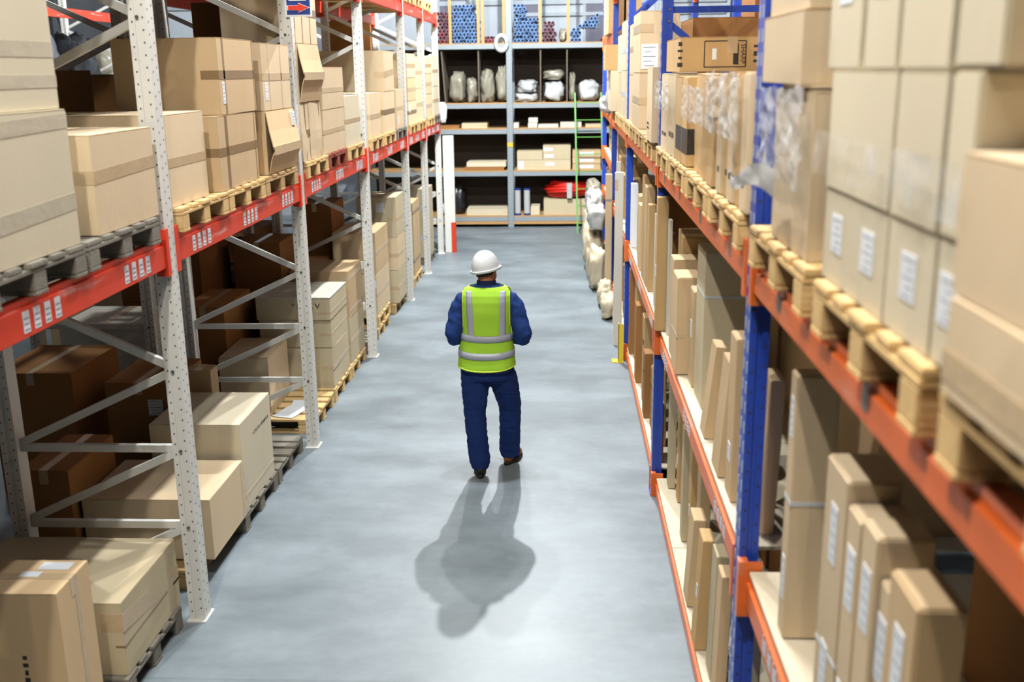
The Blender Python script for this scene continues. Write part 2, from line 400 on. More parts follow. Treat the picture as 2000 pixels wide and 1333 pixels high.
def crossbeam(label, y0, y1, x, z0, z1, sgn, paint, group, stickers=0, lip=True, parent_rz=0):
    # sgn: +1 faces +x; x is the front face
    t = 0.05; L = y1 - y0
    mb = MB(); xb = -sgn * t
    lo, hi = sorted((0, xb)); h = z1 - z0
    mb.box(lo, hi, 0, L, 0, h - 0.03, paint)
    l2, h2 = sorted((-sgn * 0.012, xb)); mb.box(l2, h2, 0, L, h - 0.03, h, paint)
    o = mb.build('rack_crossbeam', None, (x, y0, z0), 0, 0.003)
    tag(o, label, 'rack beam', group); o['kind'] = 'thing'
    for ya, yb in ((-0.041, 0.0), (L, L + 0.041)):
        ou = 0.03 if x == 0.668 else 0.008
        lo, hi = sorted((sgn * ou, -sgn * 0.004))
        cm = MB().box(lo, hi, ya, yb, -0.045, h + 0.05, paint)
        lo, hi = sorted((sgn * ou, -sgn * 0.055)); yc = 0.001 if ya < 0 else L - 0.001
        cm.box(lo, hi, yc - 0.003, yc + 0.003, -0.045, h + 0.05, paint)
        cm.build('end_connector', o)
    if stickers == 'tags':
        for c in (0.1, 0.36, 0.62, 0.88):
            lo, hi = sorted((0, sgn * 0.0015))
            MB().box(lo, hi, L * c - 0.02, L * c + 0.02, 0.03, 0.095, 'tag_grey').build('location_sticker', o)
    elif stickers:
        for c in (0.14, 0.5, 0.86)[:stickers]:
            for k in range(4):
                yy = L * c + (k - 1.5) * 0.085
                st = MB(); lo, hi = sorted((0, sgn * 0.0015))
                st.box(lo, hi, yy - 0.024, yy + 0.024, 0.02, h - 0.045, 'paper')
                lo, hi = sorted((0, sgn * 0.0022))
                for q in range(3): st.box(lo, hi, yy - 0.018, yy + 0.018, 0.03 + q * 0.022, 0.036 + q * 0.022, 'ink')
                st.build('location_sticker', o)
    return o
bay_l = ['near bay beside the camera', 'bay with the tall pale-topped carton', 'bay behind the sign', 'bay of the three-tier carton column', 'fifth bay', 'last bay before the end guard']
for i in range(6):
    y0, y1 = LY[i] + 0.142, LY[i + 1] - 0.042
    for lev, (z0, z1) in enumerate(((2.072, 2.222), (3.77, 3.91))):
        for x, sg, nm in ((-2.062, 1, 'front'), (-3.118, -1, 'rear')):
            if lev == 1 and i < 2: pass
            crossbeam('red rack beam, %s %s edge, %s of the cream rack' % (('lower', 'upper')[lev], nm, bay_l[i]), y0, y1, x, z0, z1, sg, 'red_paint', 'red rack beams', 3 if (nm == 'front' and lev == 0) else 0)
    for x, sg, nm in ((XB, 1, 'inner'), (XB - 1.06, -1, 'outer')):
        if i in (1, 2, 3):
            crossbeam('rear row lower red beam, %s edge, behind the %s' % (nm, bay_l[i]), y0, y1, x - 0.002 * sg, 2.072, 2.222, sg, 'red_paint', 'rear row red beams')
for lev, (z0, z1) in enumerate(((2.072, 2.222), (3.77, 3.91))):
    crossbeam('added red rack beam, %s edge of the light-blocking bay behind the camera, cream rack' % ('lower', 'upper')[lev], -0.3, LY[0] - 0.062, -2.062, z0, z1, 1, 'red_paint', 'red rack beams', 0)  # unseen bay added so its loads stop light from the rear fill
# frames that carry each level across the depth are the pallets themselves

# right rack: blue uprights, orange beams, chipboard shelves
RYs = [3.50, 7.10, 10.75, 14.12, 17.65]
RZS = [(3.414, 3.414), (3.34, 2.5), (3.5, 4.4)]
rup = make_upright('x', 'blue_paint', 'blue_paint', 4.6, 1.1, 'blue_paint', 'blue rack uprights', RZS, 1, 0.07)
RL = ['blue perforated rack upright nearest the camera with an orange beam joint', 'blue rack upright with a blue cross brace above the open carton of printed text',
      'blue rack upright just behind the yellow post guard', 'blue rack upright behind the tall narrow box and the white plank', 'blue rack upright at the far end near the green ladder']
for i, y in enumerate(RYs):
    c = rup if i == 0 else copy_tree(rup)
    c.location = (0.645, y, 0)
    c['label'] = RL[i]
RSEG = [(-0.1, 3.5), (3.6, 7.1), (7.2, 10.75), (10.85, 14.12), (14.22, 17.65)]
bay_r = ['near bay', 'bay of leaning flat cartons', 'bay of tall narrow cartons', 'bay beside the white plank', 'far bay by the white sacks']
RLEV = [(0.02, 0.13, 'floor-level'), (1.125, 1.25, 'middle'), (2.304, 2.412, 'pallet-level')]
for i, (a, b) in enumerate(RSEG):
    levs = list(RLEV) + ([(3.37, 3.5, 'top')] if i == 4 else [(3.9, 4.03, 'top')] if i in (1, 2, 3) else [])
    if i == 4: levs[1] = (0.95, 1.08, 'middle'); levs.append((1.62, 1.74, 'fourth'))
    for z0, z1, nm in levs:
        crossbeam('orange rack beam, %s front edge, %s of the blue rack' % (nm, bay_r[i]), a + 0.042, b - 0.042, 0.642 if nm in ('pallet-level', 'top') else 0.668, z0, z1, -1, 'orange_paint', 'orange rack beams', 'tags' if nm == 'pallet-level' and i < 3 else 3 if nm == 'middle' and i < 3 else 0)
        if nm != 'floor-level': crossbeam('orange rack beam, %s rear edge, %s of the blue rack' % (nm, bay_r[i]), a + 0.042, b - 0.042, 1.72, z0, z1, 1, 'orange_paint', 'orange rear beams')
        if nm in ('floor-level', 'middle') or (nm == 'fourth'):
            n = 3; w = (b - a - 0.1) / n
            for k in range(n):
                o = MB().box(0, 1.04, 0, w - 0.006, 0, 0.016, 'chipboard').build('shelf_board', None, (0.676, a + 0.053 + w * k, z1 + 0.001), 0, 0.002)
                tag(o, 'cream chipboard shelf panel, %s on the %s shelf, %s' % (ORD[k], nm, bay_r[i]), 'shelf board', 'chipboard shelf panels'); o['kind'] = 'thing'

# ------------------------------------------------------------------ pallets
PH = 0.13
PAL = {}
def pallet_proto(wood, label, loc):
    t = empty('pallet', label, 'pallet', loc, 0)
    rr = random.Random(len(wood) * 7 + ord(wood[-1]))
    W, D = 1.2, 0.8
    bw = 0.118
    for k in range(5):
        y = -D / 2 + bw / 2 + k * (D - bw) / 4
        w = bw + (0.025 if k in (0, 2, 4) else -0.018)
        y = max(-D / 2 + w / 2, min(D / 2 - w / 2, y))
        e = rr.uniform(-0.006, 0.004)
        MB().box(-W / 2 - e, W / 2 + e, y - w / 2, y + w / 2, 0.108, PH, wood).build('deck_board', t, None, 0, 0.004)
    for x in (-W / 2 + 0.072, 0, W / 2 - 0.072):
        MB().box(x - 0.07, x + 0.07, -D / 2, D / 2, 0.09, 0.108, wood).build('stringer', t, None, 0, 0.003)
        for y in (-D / 2 + 0.052, 0, D / 2 - 0.052):
            MB().box(x - 0.07, x + 0.07, y - 0.05, y + 0.05, 0.018, 0.09, wood).build('block', t, None, 0, 0.003)
    for y in (-D / 2 + 0.052, 0, D / 2 - 0.052):
        MB().box(-W / 2, W / 2, y - 0.05, y + 0.05, 0, 0.018, wood).build('bottom_board', t, None, 0, 0.003)
    return t
def pallet(label, xf, y0, z, wood='wood_pale', rz=0, side=-1, L=0.8):
    """xf: face towards the aisle; side -1 pallets reach to -x (cream rack), +1 to +x (blue rack)."""
    loc = (xf + side * 0.6, y0 + 0.4, z)
    if wood not in PAL:
        PAL[wood] = pallet_proto(wood, label, loc); c = PAL[wood]
    else:
        c = copy_tree(PAL[wood], loc, 0, label)
    c.rotation_euler[2] = rz
    c['group'] = 'pallets'
    if L != 0.8: c.scale[1] = L / 0.8
    return c

ZL = 2.2235; ZBL = ZL + PH + 0.0015
for lab, y0, wood, L in (  # first four are unseen, added to block light from behind the camera
    ('light-blocking pallet added behind the camera on the lower red beams, first', -0.3, 'wood_tan', 0.8),
    ('light-blocking pallet added behind the camera on the lower red beams, second', 0.55, 'wood_tan', 0.8),
    ('light-blocking pallet added behind the camera on the lower red beams, third', 1.45, 'wood_tan', 0.8),
    ('light-blocking pallet added just outside the picture before the huge pale cartons', 2.6, 'wood_tan', 0.8),
    ('weathered pallet under the huge pale carton at the picture edge', 3.44, 'wood_grey', 0.8),
    ('old grey pallet under the taped carton beside the second cream upright', 4.27, 'wood_grey', 0.8),
    ('pale new pallet under the single squat carton just past the second cream upright', 5.38, 'wood_pale', 0.78),
    ('pale pallet under the largest two-carton stack with dark tape corners', 6.18, 'wood_pale', 0.78),
    ('tan pallet under the cartons whose lower one bulges open beside the sign upright', 7.02, 'wood_tan', 0.88),
    ('pale pallet under the three crushed cartons past the sign', 8.145, 'wood_pale', 0.76),
    ('reddish brown pallet under the plain untaped carton pair', 8.94, 'wood_red', 0.8),
    ('pale pallet under the lone carton in front of the fourth cream upright', 9.8, 'wood_pale', 0.76),
    ('pale pallet under the small carton below the overhanging big box', 10.98, 'wood_pale', 0.8),
    ('pale pallet under the twin cartons in the fourth bay', 11.85, 'wood_pale', 0.8),
    ('dark grey pallet at the end of the fourth bay beside the twin cartons', 12.75, 'wood_grey', 0.8),
    ('pale pallet under the three-tier column of small cartons', 13.84, 'wood_pale', 0.8),
    ('pale pallet following the three-tier column near the aisle end', 14.7, 'wood_pale', 0.8),
    ('pale pallet under the second last upper carton stack', 15.74, 'wood_pale', 0.76),
    ('dark pallet under the last upper carton stack by the hanging bag', 16.5, 'wood_grey', 0.76)):
    pallet(lab, -2.032, y0, ZL, wood, 0, -1, L)
# upper level loads (mostly above the picture)
ZU = 3.9115
k = 0
for i in range(6):
    y = LY[i] + 0.17
    while y + 0.84 < LY[i + 1] + 0.02:
        if i >= 4 or k % 1 == 0:
            pallet('pallet on the top red beams of the cream rack', -2.032, y, ZU, 'wood_pale')['group'] = 'pallets on the top red beams'
        k += 1
        y += 0.86

# ------------------------------------------------------------------ cartons
def patch(mb, face, W, D, H, u, v, w, h, m, off=0.0015, lines=0, s=1):
    """thin sticker on a face of a W x D x H box centred on its base; u runs along the face, v up; f: aisle face (sign s on x)."""
    def bx(u0, u1, v0, v1, o, mm):
        if face == 'f':
            a, b = sorted((s * W / 2, s * (W / 2 + o))); mb.box(a, b, u0, u1, v0, v1, mm)
        elif face == 'n': mb.box(u0, u1, -D / 2 - o, -D / 2, v0, v1, mm)
        else: mb.box(u0, u1, v0, v1, H, H + o, mm)
    bx(u - w / 2, u + w / 2, v - h / 2, v + h / 2, off, m)
    for k in range(lines):
        vv = v - h / 2 + h * (k + 0.7) / (lines + 0.4); ww = w * (0.38 if k % 3 else 0.3)
        bx(u - ww, u + ww * (0.3 if k % 2 else 0.9), vv - h * 0.012, vv + h * 0.012, off + 0.0007, 'ink')
def carton(label, x0, x1, y0, y1, z0, z1, m='kraft', rz=0, ry=0, seam=None, bands=(), labels=(), vt=(), prints=(), group=None, tapem='tape', name='cardboard_box', rx=0, strap=(), dent=0.0, cat='cardboard box'):
    W, D, H = x1 - x0, y1 - y0, z1 - z0
    s = 1 if (x0 + x1) / 2 < -0.6 else -1
    mb = MB(); fl = 0.004 if min(W, D) > 0.2 else 0
    mb.box(-W / 2, W / 2, -D / 2, D / 2, 0, H - fl, m)
    me = None
    if fl:
        if seam == 'x':
            mb.box(-W / 2, W / 2, -D / 2, -0.002, H - fl, H, m); mb.box(-W / 2, W / 2, 0.002, D / 2, H - fl, H, m)
        else:
            mb.box(-W / 2, -0.002, -D / 2, D / 2, H - fl, H, m); mb.box(0.002, W / 2, -D / 2, D / 2, H - fl, H, m)
    me = mb.mesh(name, 0)
    bm = bmesh.new(); bm.from_mesh(me)
    bmesh.ops.bevel(bm, geom=list(bm.edges), offset=min(0.006, 0.06 * min(W, D, H)) if not fl else 0.0019, segments=2, affect='EDGES', clamp_overlap=True)
    if dent:
        bmesh.ops.subdivide_edges(bm, edges=[e for e in bm.edges if e.calc_length() > 0.15], cuts=5, use_grid_fill=True)
        sd = R.random() * 50
        for v in bm.verts:
            n = noise.noise_vector(Vector((v.co.x * 3 + sd, v.co.y * 3, v.co.z * 3))); q = min(1, v.co.z / 0.05)
            v.co.x += n.x * dent * q; v.co.y += n.y * dent * q; v.co.z += n.z * dent * 0.4 * q
    bm.to_mesh(me); bm.free()
    o = link(name, me, None, ((x0 + x1) / 2, (y0 + y1) / 2, z0)); o.rotation_euler = (rx, ry, rz)
    tag(o, label, cat, group)
    t = 0.0012
    if seam:
        tb = MB(); w = 0.028
        if seam == 'y':
            tb.box(-w, w, -D / 2 - t, D / 2 + t, H - 0.0005, H + t, tapem); tb.box(-w, w, -D / 2 - t, -D / 2, H - min(0.09, H * 0.5), H, tapem); tb.box(-w, w, D / 2, D / 2 + t, H - min(0.09, H * 0.5), H, tapem)
        else:
            tb.box(-W / 2 - t, W / 2 + t, -w, w, H - 0.0005, H + t, tapem)
            for q in (-1, 1):
                a, b = sorted((q * W / 2, q * (W / 2 + t))); tb.box(a, b, -w, w, H - min(0.09, H * 0.5), H, tapem)
        tb.build('packing_tape', o)
    for bd in bands:
        fz, bh, slope, mm = (list(bd) + [0, tapem])[:4] if isinstance(bd, (tuple, list)) else (bd, 0.055, 0, tapem)
        if len(bd) == 3: mm = tapem
        tb = MB(); z = fz * H; g = bh / 2; e = 0.0013
        part = 'tape' in mm; wr = min(0.11, W * 0.35) if part else W
        def strip_(p, q, nx, ny):
            vs = []
            for (x, y) in (p, q):
                dz = slope * y / max(D, .01)
                for o_ in (0, e): vs += [(x + nx * o_, y + ny * o_, z - g + dz), (x + nx * o_, y + ny * o_, z + g + dz)]
            tb.add(vs, [(0, 1, 3, 2), (2, 3, 7, 6), (6, 7, 5, 4), (4, 5, 1, 0), (1, 5, 7, 3), (0, 2, 6, 4)], mm)
        xs = s * W / 2
        strip_((xs, -D / 2), (xs, D / 2), s, 0)
        strip_((xs + s * e, -D / 2), (xs - s * wr, -D / 2), 0, -1)
        strip_((xs + s * e, D / 2), (xs - s * wr, D / 2), 0, 1)
        if not part: strip_((-xs, -D / 2), (-xs, D / 2), -s, 0)
        tb.build('packing_tape' if part else 'strap', o, None, 0, 0, False, True)
    for u, w, face in vt:
        tb = MB(); patch(tb, face, W, D, H, u, H / 2, w, H * 0.995, tapem, 0.0013, 0, s); tb.build('packing_tape', o)
    for face, u, v, w, h in labels:
        tb = MB(); patch(tb, face, W, D, H, u, v, w, h, 'paper', 0.0018, 5 if h > 0.07 else 0, s); tb.build('shipping_label', o)
    for face, u, v, w, h, kind in prints:
        tb = MB()
        if kind == 'block': patch(tb, face, W, D, H, u, v, w, h, 'print_dark', 0.001, 0, s)
        elif kind == 'marks':
            n = max(3, int(max(w, h) / 0.035)); q = random.Random(int(abs(u * 1000) + abs(v * 1000)))
            for k in range(n):
                if w > h: patch(tb, face, W, D, H, u - w / 2 + w * (k + .5) / n, v, w / n * q.uniform(.25, .7), h * q.uniform(.5, 1), 'print_dark', 0.001, 0, s)
                else: patch(tb, face, W, D, H, u, v - h / 2 + h * (k + .5) / n, w * q.uniform(.5, 1), h / n * q.uniform(.25, .7), 'print_dark', 0.001, 0, s)
        elif kind == 'frame':
            e = 0.006
            for (uu, vv, ww, hh) in ((u, v - h / 2, w, e), (u, v + h / 2, w, e), (u - w / 2, v, e, h), (u + w / 2, v, e, h)): patch(tb, face, W, D, H, uu, vv, ww, hh, 'print_dark', 0.001, 0, s)
        tb.build('printing', o)
    return o
def box_l(label, xf, d, y0, y1, z0, z1, m='kraft', **k): return carton(label, xf - d, xf, y0, y1, z0, z1, m, **k)
def box_r(label, xf, d, y0, y1, z0, z1, m='kraft', **k): return carton(label, xf, xf + d, y0, y1, z0, z1, m, **k)
def text_on(parent, s, size, loc, rot, m='print_dark'):
    cu = bpy.data.curves.new('printed_word', 'FONT'); cu.body = s; cu.size = size; cu.extrude = 0.0006; cu.align_x = 'CENTER'; cu.align_y = 'CENTER'
    t = bpy.data.objects.new('t', cu); COL.objects.link(t)
    me = bpy.data.meshes.new_from_object(t.evaluated_get(bpy.context.evaluated_depsgraph_get()))
    bpy.data.objects.remove(t)
    me.materials.clear(); me.materials.append(MATS[m])
    o = link('printed_word', me, parent); o.location = loc; o.rotation_euler = rot
    return o

Z = ZBL; XF = -2.055
TB = 0.055
# -- cream rack, pallet level
for k, y in enumerate((-0.3, 0.55, 1.45, 2.6)):
    box_l('light-blocking carton added outside the picture on the lower red beams, %s' % ORD[k], XF - 0.02, 1.0, y + 0.02, y + 0.78, Z, 2.95, 'kraft_pale')  # unseen loads added to keep the rear light out of the bays
box_l('huge pale carton at the bottom of the near stack at the picture edge', XF, 1.05, 3.42, 4.25, Z, 2.915, 'kraft_pale', seam='y', bands=[(0.3, 0.07, 0.03, 'tape_pale'), (0.9, 0.06, 0.02, 'tape_pale')])
box_l('huge pale carton with three tape bands, topping the near stack at the picture edge', XF - 0.02, 1.03, 3.41, 4.245, 2.917, 3.6, 'kraft_pale', seam='y', bands=[(0.16, 0.05, 0, 'tape_pale'), (0.34, 0.06, 0, 'tape_pale'), (0.78, 0.05, 0, 'tape_pale')])
box_l('low wide carton with crumpled tape, on the grey pallet before the second cream upright', XF - 0.005, 0.62, 4.45, 5.14, Z, 2.795, 'kraft', seam='y', bands=[(0.6, 0.06, 0.02)], rz=0.0)
box_l('plain squat carton alone on its pale pallet just past the second cream upright', XF - 0.03, 0.95, 5.39, 5.98, Z, 2.842, 'kraft', bands=[(0.48, 0.05, 0)])
box_l('big carton with dark tape corners, lower of the two-carton stack on the pale pallet', XF, 0.64, 6.12, 6.93, Z, 2.802, 'kraft_tan', seam='y', bands=[(0.52, 0.052, 0, 'tape_dark')], vt=[(-0.24, 0.05, 'f'), (0.36, 0.012, 'f')], tapem='tape_dark', rz=0.01)
box_l('big carton with white slip and dark tape corners, upper of the two-carton stack', XF, 0.64, 6.24, 6.965, 2.804, 3.255, 'kraft_tan', bands=[(0.52, 0.052, 0, 'tape_dark')], vt=[(-0.26, 0.03, 'f'), (0.34, 0.012, 'f')], labels=[('f', -0.29, 0.13, 0.045, 0.13)], tapem='tape_dark')
eb = box_l('bulging carton with a loose folded front, under the one beside the sign upright', XF, 0.6, 7.14, 7.9, Z, 2.79, 'kraft_tan', tapem='tape_dark')
def loose_panel(o, D, H, W, zf, out, y0, y1):
    n = [(0, 0.004), (out * 0.45, zf * 0.6), (out, zf), (out * 0.4, (zf + H) / 2), (0.0, H - 0.004)]
    th = 0.006
    poly = [(W / 2 + a + 0.001, b) for a, b in n] + [(W / 2 + a + 0.001 + th, b) for a, b in reversed(n)]
    MB().prism(poly, y0, y1, 'kraft_tan', 'y').build('loose_panel', o, fix=True)
    MB().box(W / 2 + out, W / 2 + out + th + 0.002, y0, y1, zf - 0.03, zf + 0.03, 'tape').build('packing_tape', o)
loose_panel(eb, 0.76, 0.433, 0.6, 0.165, 0.045, -0.37, 0.375)
tb = MB(); patch(tb, 'f', 0.6, 0.76, 0.43, 0.28, 0.36, 0.07, 0.1, 'paper', 0.03, 4, 1); tb.build('shipping_label', eb)
box_l('taped carton with one white slip, stacked on the bulging one beside the sign upright', XF, 0.6, 7.15, 7.88, 2.792, 3.245, 'kraft', seam='y', bands=[(0.5, 0.05, 0)], vt=[(0.12, 0.02, 'f'), (-0.2, 0.01, 'f')], labels=[('f', -0.28, 0.13, 0.06, 0.12)])
f1 = box_l('dented carton with grey tape, bottom of the three-carton column right past the sign', XF, 0.58, 8.13, 8.8, Z, 2.815, 'kraft', bands=[(0.48, 0.06, 0.02, 'tape_dark')], vt=[(-0.2, 0.02, 'f'), (0.28, 0.014, 'f'), (-0.08, 0.01, 'f')], dent=0.012, tapem='tape_dark')
f2 = box_l('crushed carton folding outward at mid height, middle of the three-carton column past the sign', XF, 0.58, 8.13, 8.82, 2.817, 3.265, 'kraft_tan', dent=0.008)
loose_panel(f2, 0.69, 0.448, 0.58, 0.2, 0.045, -0.335, 0.34)
box_l('carton topping the three-carton column just behind the blue arrow sign', XF, 0.58, 8.14, 8.84, 3.267, 3.7, 'kraft', bands=[(0.55, 0.06, 0, 'tape_dark')], vt=[(-0.14, 0.02, 'f'), (0.12, 0.02, 'f')], labels=[('f', 0.1, 0.33, 0.06, 0.1)], tapem='tape_dark')
box_l('plain carton on the reddish pallet, lower of a pair', XF, 0.6, 8.88, 9.75, Z, 2.73, 'kraft', bands=[(0.5, 0.04, 0)])
box_l('plain carton without tape corners, upper of the pair above the reddish pallet', XF, 0.6, 8.91, 9.79, 2.732, 3.088, 'kraft', bands=[(0.45, 0.04, 0)])
box_l('pale lone carton half hidden by the fourth cream upright', XF, 0.6, 9.83, 10.52, Z, 2.82, 'kraft_pale', bands=[(0.5, 0.04, 0)])
box_l('small carton with white front strip, below the overhanging big box', XF, 0.52, 11.08, 11.73, Z, 2.82, 'kraft', bands=[(0.47, 0.05, 0)])
box_l('carton with a dark tape band, nearer of the twin cartons in the fourth bay', XF, 0.52, 11.95, 12.72, Z, 2.818, 'kraft', bands=[(0.5, 0.06, 0, 'tape_dark')])
box_l('carton with a white slip, farther of the twin cartons in the fourth bay', XF, 0.52, 12.86, 13.42, Z, 2.825, 'kraft', bands=[(0.52, 0.04, 0)], labels=[('f', -0.14, 0.1, 0.06, 0.1)])
box_l('big wide carton resting across the smaller cartons in the fourth bay of the cream rack', XF, 0.85, 12.05, 12.75, 2.82, 3.275, 'kraft', bands=[(0.45, 0.07, 0.04)])
for k, (za, zb, t) in enumerate(((Z, 2.655, 'bottom, dark tape corner'), (2.657, 2.955, 'middle'), (2.957, 3.27, 'top, with taped pale front'))):
    box_l('small carton in the three-tier column past the fifth cream upright, %s' % t, XF, 0.58, 13.86, 14.62, za, zb, 'kraft' if k != 1 else 'kraft_tan', bands=[(0.5, 0.05, 0, 'tape' if k else 'tape_dark')], seam='y', labels=[('f', -0.25, 0.2, 0.09, 0.1)] if k == 0 else [])
for k, (za, zb, t) in enumerate(((Z, 2.8, 'lower'), (2.802, 3.24, 'upper'))):
    box_l('carton of the plain pair right behind the three-tier column, %s' % t, XF - 0.02, 0.58, 14.72, 15.45, za, zb, 'kraft', bands=[(0.5, 0.05, 0)])
for k, (za, zb, t) in enumerate(((Z, 2.7, 'bottom'), (2.702, 3.0, 'middle'), (3.002, 3.24, 'top'))):
    box_l('carton of the second last upper stack before the aisle end, %s one' % t, XF, 0.58, 15.74, 16.42, za, zb, 'kraft', bands=[(0.5, 0.05, 0)])
for k, (za, zb, t) in enumerate(((Z, 2.8, 'lower'), (2.802, 3.27, 'upper'))):
    box_l('carton of the last upper stack beside the hanging white bag, %s one' % t, XF, 0.58, 16.55, 17.28, za, zb, 'kraft_pale', bands=[(0.5, 0.05, 0)])
# rear of the same level and the rear row, mostly in shade
box_l('tall shaded carton standing behind the sign upright at the back of the rack', -2.66, 0.46, 8.9, 9.75, Z, 3.62, 'kraft_brown_shade')
box_l('tall carton rising behind the overhanging big box, lit down one edge', -2.65, 0.46, 13.84, 14.75, Z, 3.68, 'kraft_brown_shade', bands=[(0.7, 0.05, 0)])
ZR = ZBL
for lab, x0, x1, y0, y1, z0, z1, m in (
    ('shaded film-wrapped carton in the rear row seen past the near stack', -4.3, -3.45, 5.5, 6.4, Z, 3.02, 'kraft_deep_shade'),
    ('shaded carton with a pale paper in the rear row beside the second cream upright', -4.3, -3.45, 6.5, 7.6, Z, 3.08, 'kraft_deep_shade'),
    ('shaded brown carton in the rear row behind the second cream upright', -4.25, -3.42, 8.3, 9.2, Z, 3.04, 'kraft_brown_shade'),
    ('shaded wide carton in the rear row behind the sign', -4.25, -3.42, 9.35, 10.6, Z, 3.05, 'kraft_deep_shade'),
    ('shaded broad carton in the rear row behind the fourth cream upright', -4.25, -3.42, 11.1, 12.2, Z, 3.1, 'kraft_brown_shade'),
    ('brown carton in the rear row behind the fourth bay', -4.25, -3.42, 12.3, 13.5, Z, 3.1, 'kraft_deep_shade')):
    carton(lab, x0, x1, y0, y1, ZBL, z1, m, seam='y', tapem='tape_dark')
pi = 0
for y0 in (5.45, 6.5, 8.28, 9.5, 11.2, 12.5):
    pi += 1
    pallet('pallet in the shaded rear row at beam height, %s from the camera' % ORD[pi - 1], XB - 0.01, y0, ZL, 'wood_tan', 0, -1, 0.8)
# top level boxes above the far pallets (cast the rack's own shade)
k = 0
for i in range(6):
    y = LY[i] + 0.17
    while y + 0.84 < LY[i + 1] + 0.02:
        k += 1
        box_l('carton on the top red beams of the cream rack', -2.075, 1.0, y + 0.02, y + 0.8, ZU + PH + 0.0015, ZU + PH + 0.6, 'kraft', group='cartons on the top red beams')
        y += 0.86

k = 0
for i in range(1, 6):
    y = LY[i] + 0.17
    while y + 0.84 < LY[i + 1] + 0.02:
        k += 1
        carton('large light-blocking carton added high on the rear rack row', -4.4, -3.36, y + 0.02, y + 0.8, 3.913, 4.7, 'kraft_tan', group='light-blocking cartons high on the rear rack row')  # added as shadow casters against the other aisle's lamps
        y += 0.86
    for x, sg, nm in ((XB, 1, 'inner'), (XB - 1.06, -1, 'outer')):
        crossbeam('rear row upper red beam, %s edge, behind the %s' % (nm, bay_l[i]), LY[i] + 0.142, LY[i + 1] - 0.042, x - 0.002 * sg, 3.77, 3.91, sg, 'red_paint', 'rear row red beams')

# -- cream rack, floor level
PF = -2.165
for lab, y0, wood, L, zz in (
    ('worn pale pallet on the floor under the upright flat carton at the bottom corner', 3.62, 'wood_tan', 0.75, 0),
    ('worn pallet on the floor under the film-wrapped two-layer carton', 4.39, 'wood_grey', 0.74, 0),
    
    ('long-edged grey pallet on the floor under the tall pale-topped carton', 6.38, 'wood_grey', 0.82, 0),
    ('empty weathered grey pallet on the floor before the sign upright', 7.19, 'wood_grey', 0.74, 0),
    ('pale pallet with white paper sheets on the floor just past the sign upright', 8.36, 'wood_pale', 0.82, 0),
    ('pale pallet on the floor under the stack with the white-lidded box', 9.22, 'wood_pale', 0.8, 0),
    ('tan pallet on the floor under the orange-brown carton pair', 10.01, 'wood_pale', 0.74, 0),
    ('grey pallet on the floor hidden behind the fourth cream upright', 10.87, 'wood_grey', 0.6, 0),
    ('pale pallet on the floor, lower of two under the labelled carton pair', 11.6, 'wood_pale', 0.82, 0),
    ('pale pallet, upper of two under the labelled carton pair', 11.66, 'wood_pale', 0.82, PH),
    ('dark pallet on the floor under the three labelled cartons', 12.84, 'wood_tan', 0.78, 0),
    ('pale pallet on the floor under the grey narrow wrapped pack', 13.86, 'wood_pale', 0.7, 0),
    ('pale pallet on the floor under the strapped tall carton', 14.66, 'wood_pale', 0.8, 0),
    ('grey pallet on the floor under the last tall carton before the end guard', 16.3, 'wood_grey', 0.8, 0)):
    pallet(lab, PF, y0, zz, wood, 0, -1, L)
pallet('brown pallet set back under the wide low carton past the second cream upright', -2.27, 5.56, 0, 'wood_tan', 0, -1, 0.78)
Z0 = PH + 0.0015; XG = -2.18
box_l('upright flat carton with two white papers on top, in the bottom corner of the picture', -2.2, 0.5, 3.92, 4.24, Z0, 0.875, 'kraft_tan', seam='x', labels=[('t', 0.13, 0.1, 0.14, 0.07), ('t', 0.05, 0.02, 0.09, 0.05)], prints=[('n', 0.07, 0.3, 0.03, 0.3, 'marks')], vt=[(0.02, 0.03, 'f')], rz=0.02)
box_l('wide film-wrapped carton in two layers on a worn pallet, beside the second cream upright', XG, 0.96, 4.46, 5.19, Z0, 0.53, 'kraft_grey', bands=[(0.4, 0.012, 0, 'tape_dark'), (0.6, 0.1, -0.1)], dent=0.008)
box_l('wide low carton with a plain top on the floor, past the second cream upright', -2.16, 0.8, 5.72, 6.38, Z0, 0.53, 'kraft', labels=[], bands=[], seam=None, vt=[(0.29, 0.02, 'f')])
box_l('tall pale-topped carton with printed line on its long side, before the empty grey pallet', XG, 0.62, 6.44, 7.16, Z0, 0.76, 'kraft_pale', prints=[('f', 0.1, 0.47, 0.4, 0.03, 'marks')], bands=[(0.16, 0.02, 0)], labels=[('n', 0.05, 0.3, 0.08, 0.02)])
carton('plain carton on the rear half of the pallet with the paper sheets', -3.0, -2.57, 8.45, 9.14, Z0, 0.66, 'kraft', bands=[(0.1, 0.05, 0)], rz=0.02)
box_l('long boxes stack, lowest plain layer under the white-lidded box', XG, 0.7, 9.26, 10.0, Z0, 0.53, 'kraft_grey', bands=[(0.5, 0.04, 0)], dent=0.006)
box_l('middle carton between the lowest layer and the white-lidded box', XG, 0.68, 9.26, 9.99, 0.532, 0.8, 'kraft_grey', bands=[(0.5, 0.02, 0)])
lid = box_l('carton with a clean white lid and faint printed letters, past the sign upright', XG + 0.004, 0.7, 9.25, 9.99, 0.802, 1.01, 'kraft_grey', bands=[(0.35, 0.02, 0)])
MB().box(-0.352, 0.352, -0.372, 0.372, 0.207, 0.215, 'carton_white').build('lid', lid)
text_on(lid, '* RDA V', 0.075, (0.12, -0.3715, 0.13), (PI / 2, 0, 0))
box_l('orange-brown carton with reinforced tape edges, lower of the pair past the white-lidded box', XG, 0.6, 10.12, 10.82, Z0, 0.6, 'kraft_grey', bands=[(0.5, 0.05, 0)])
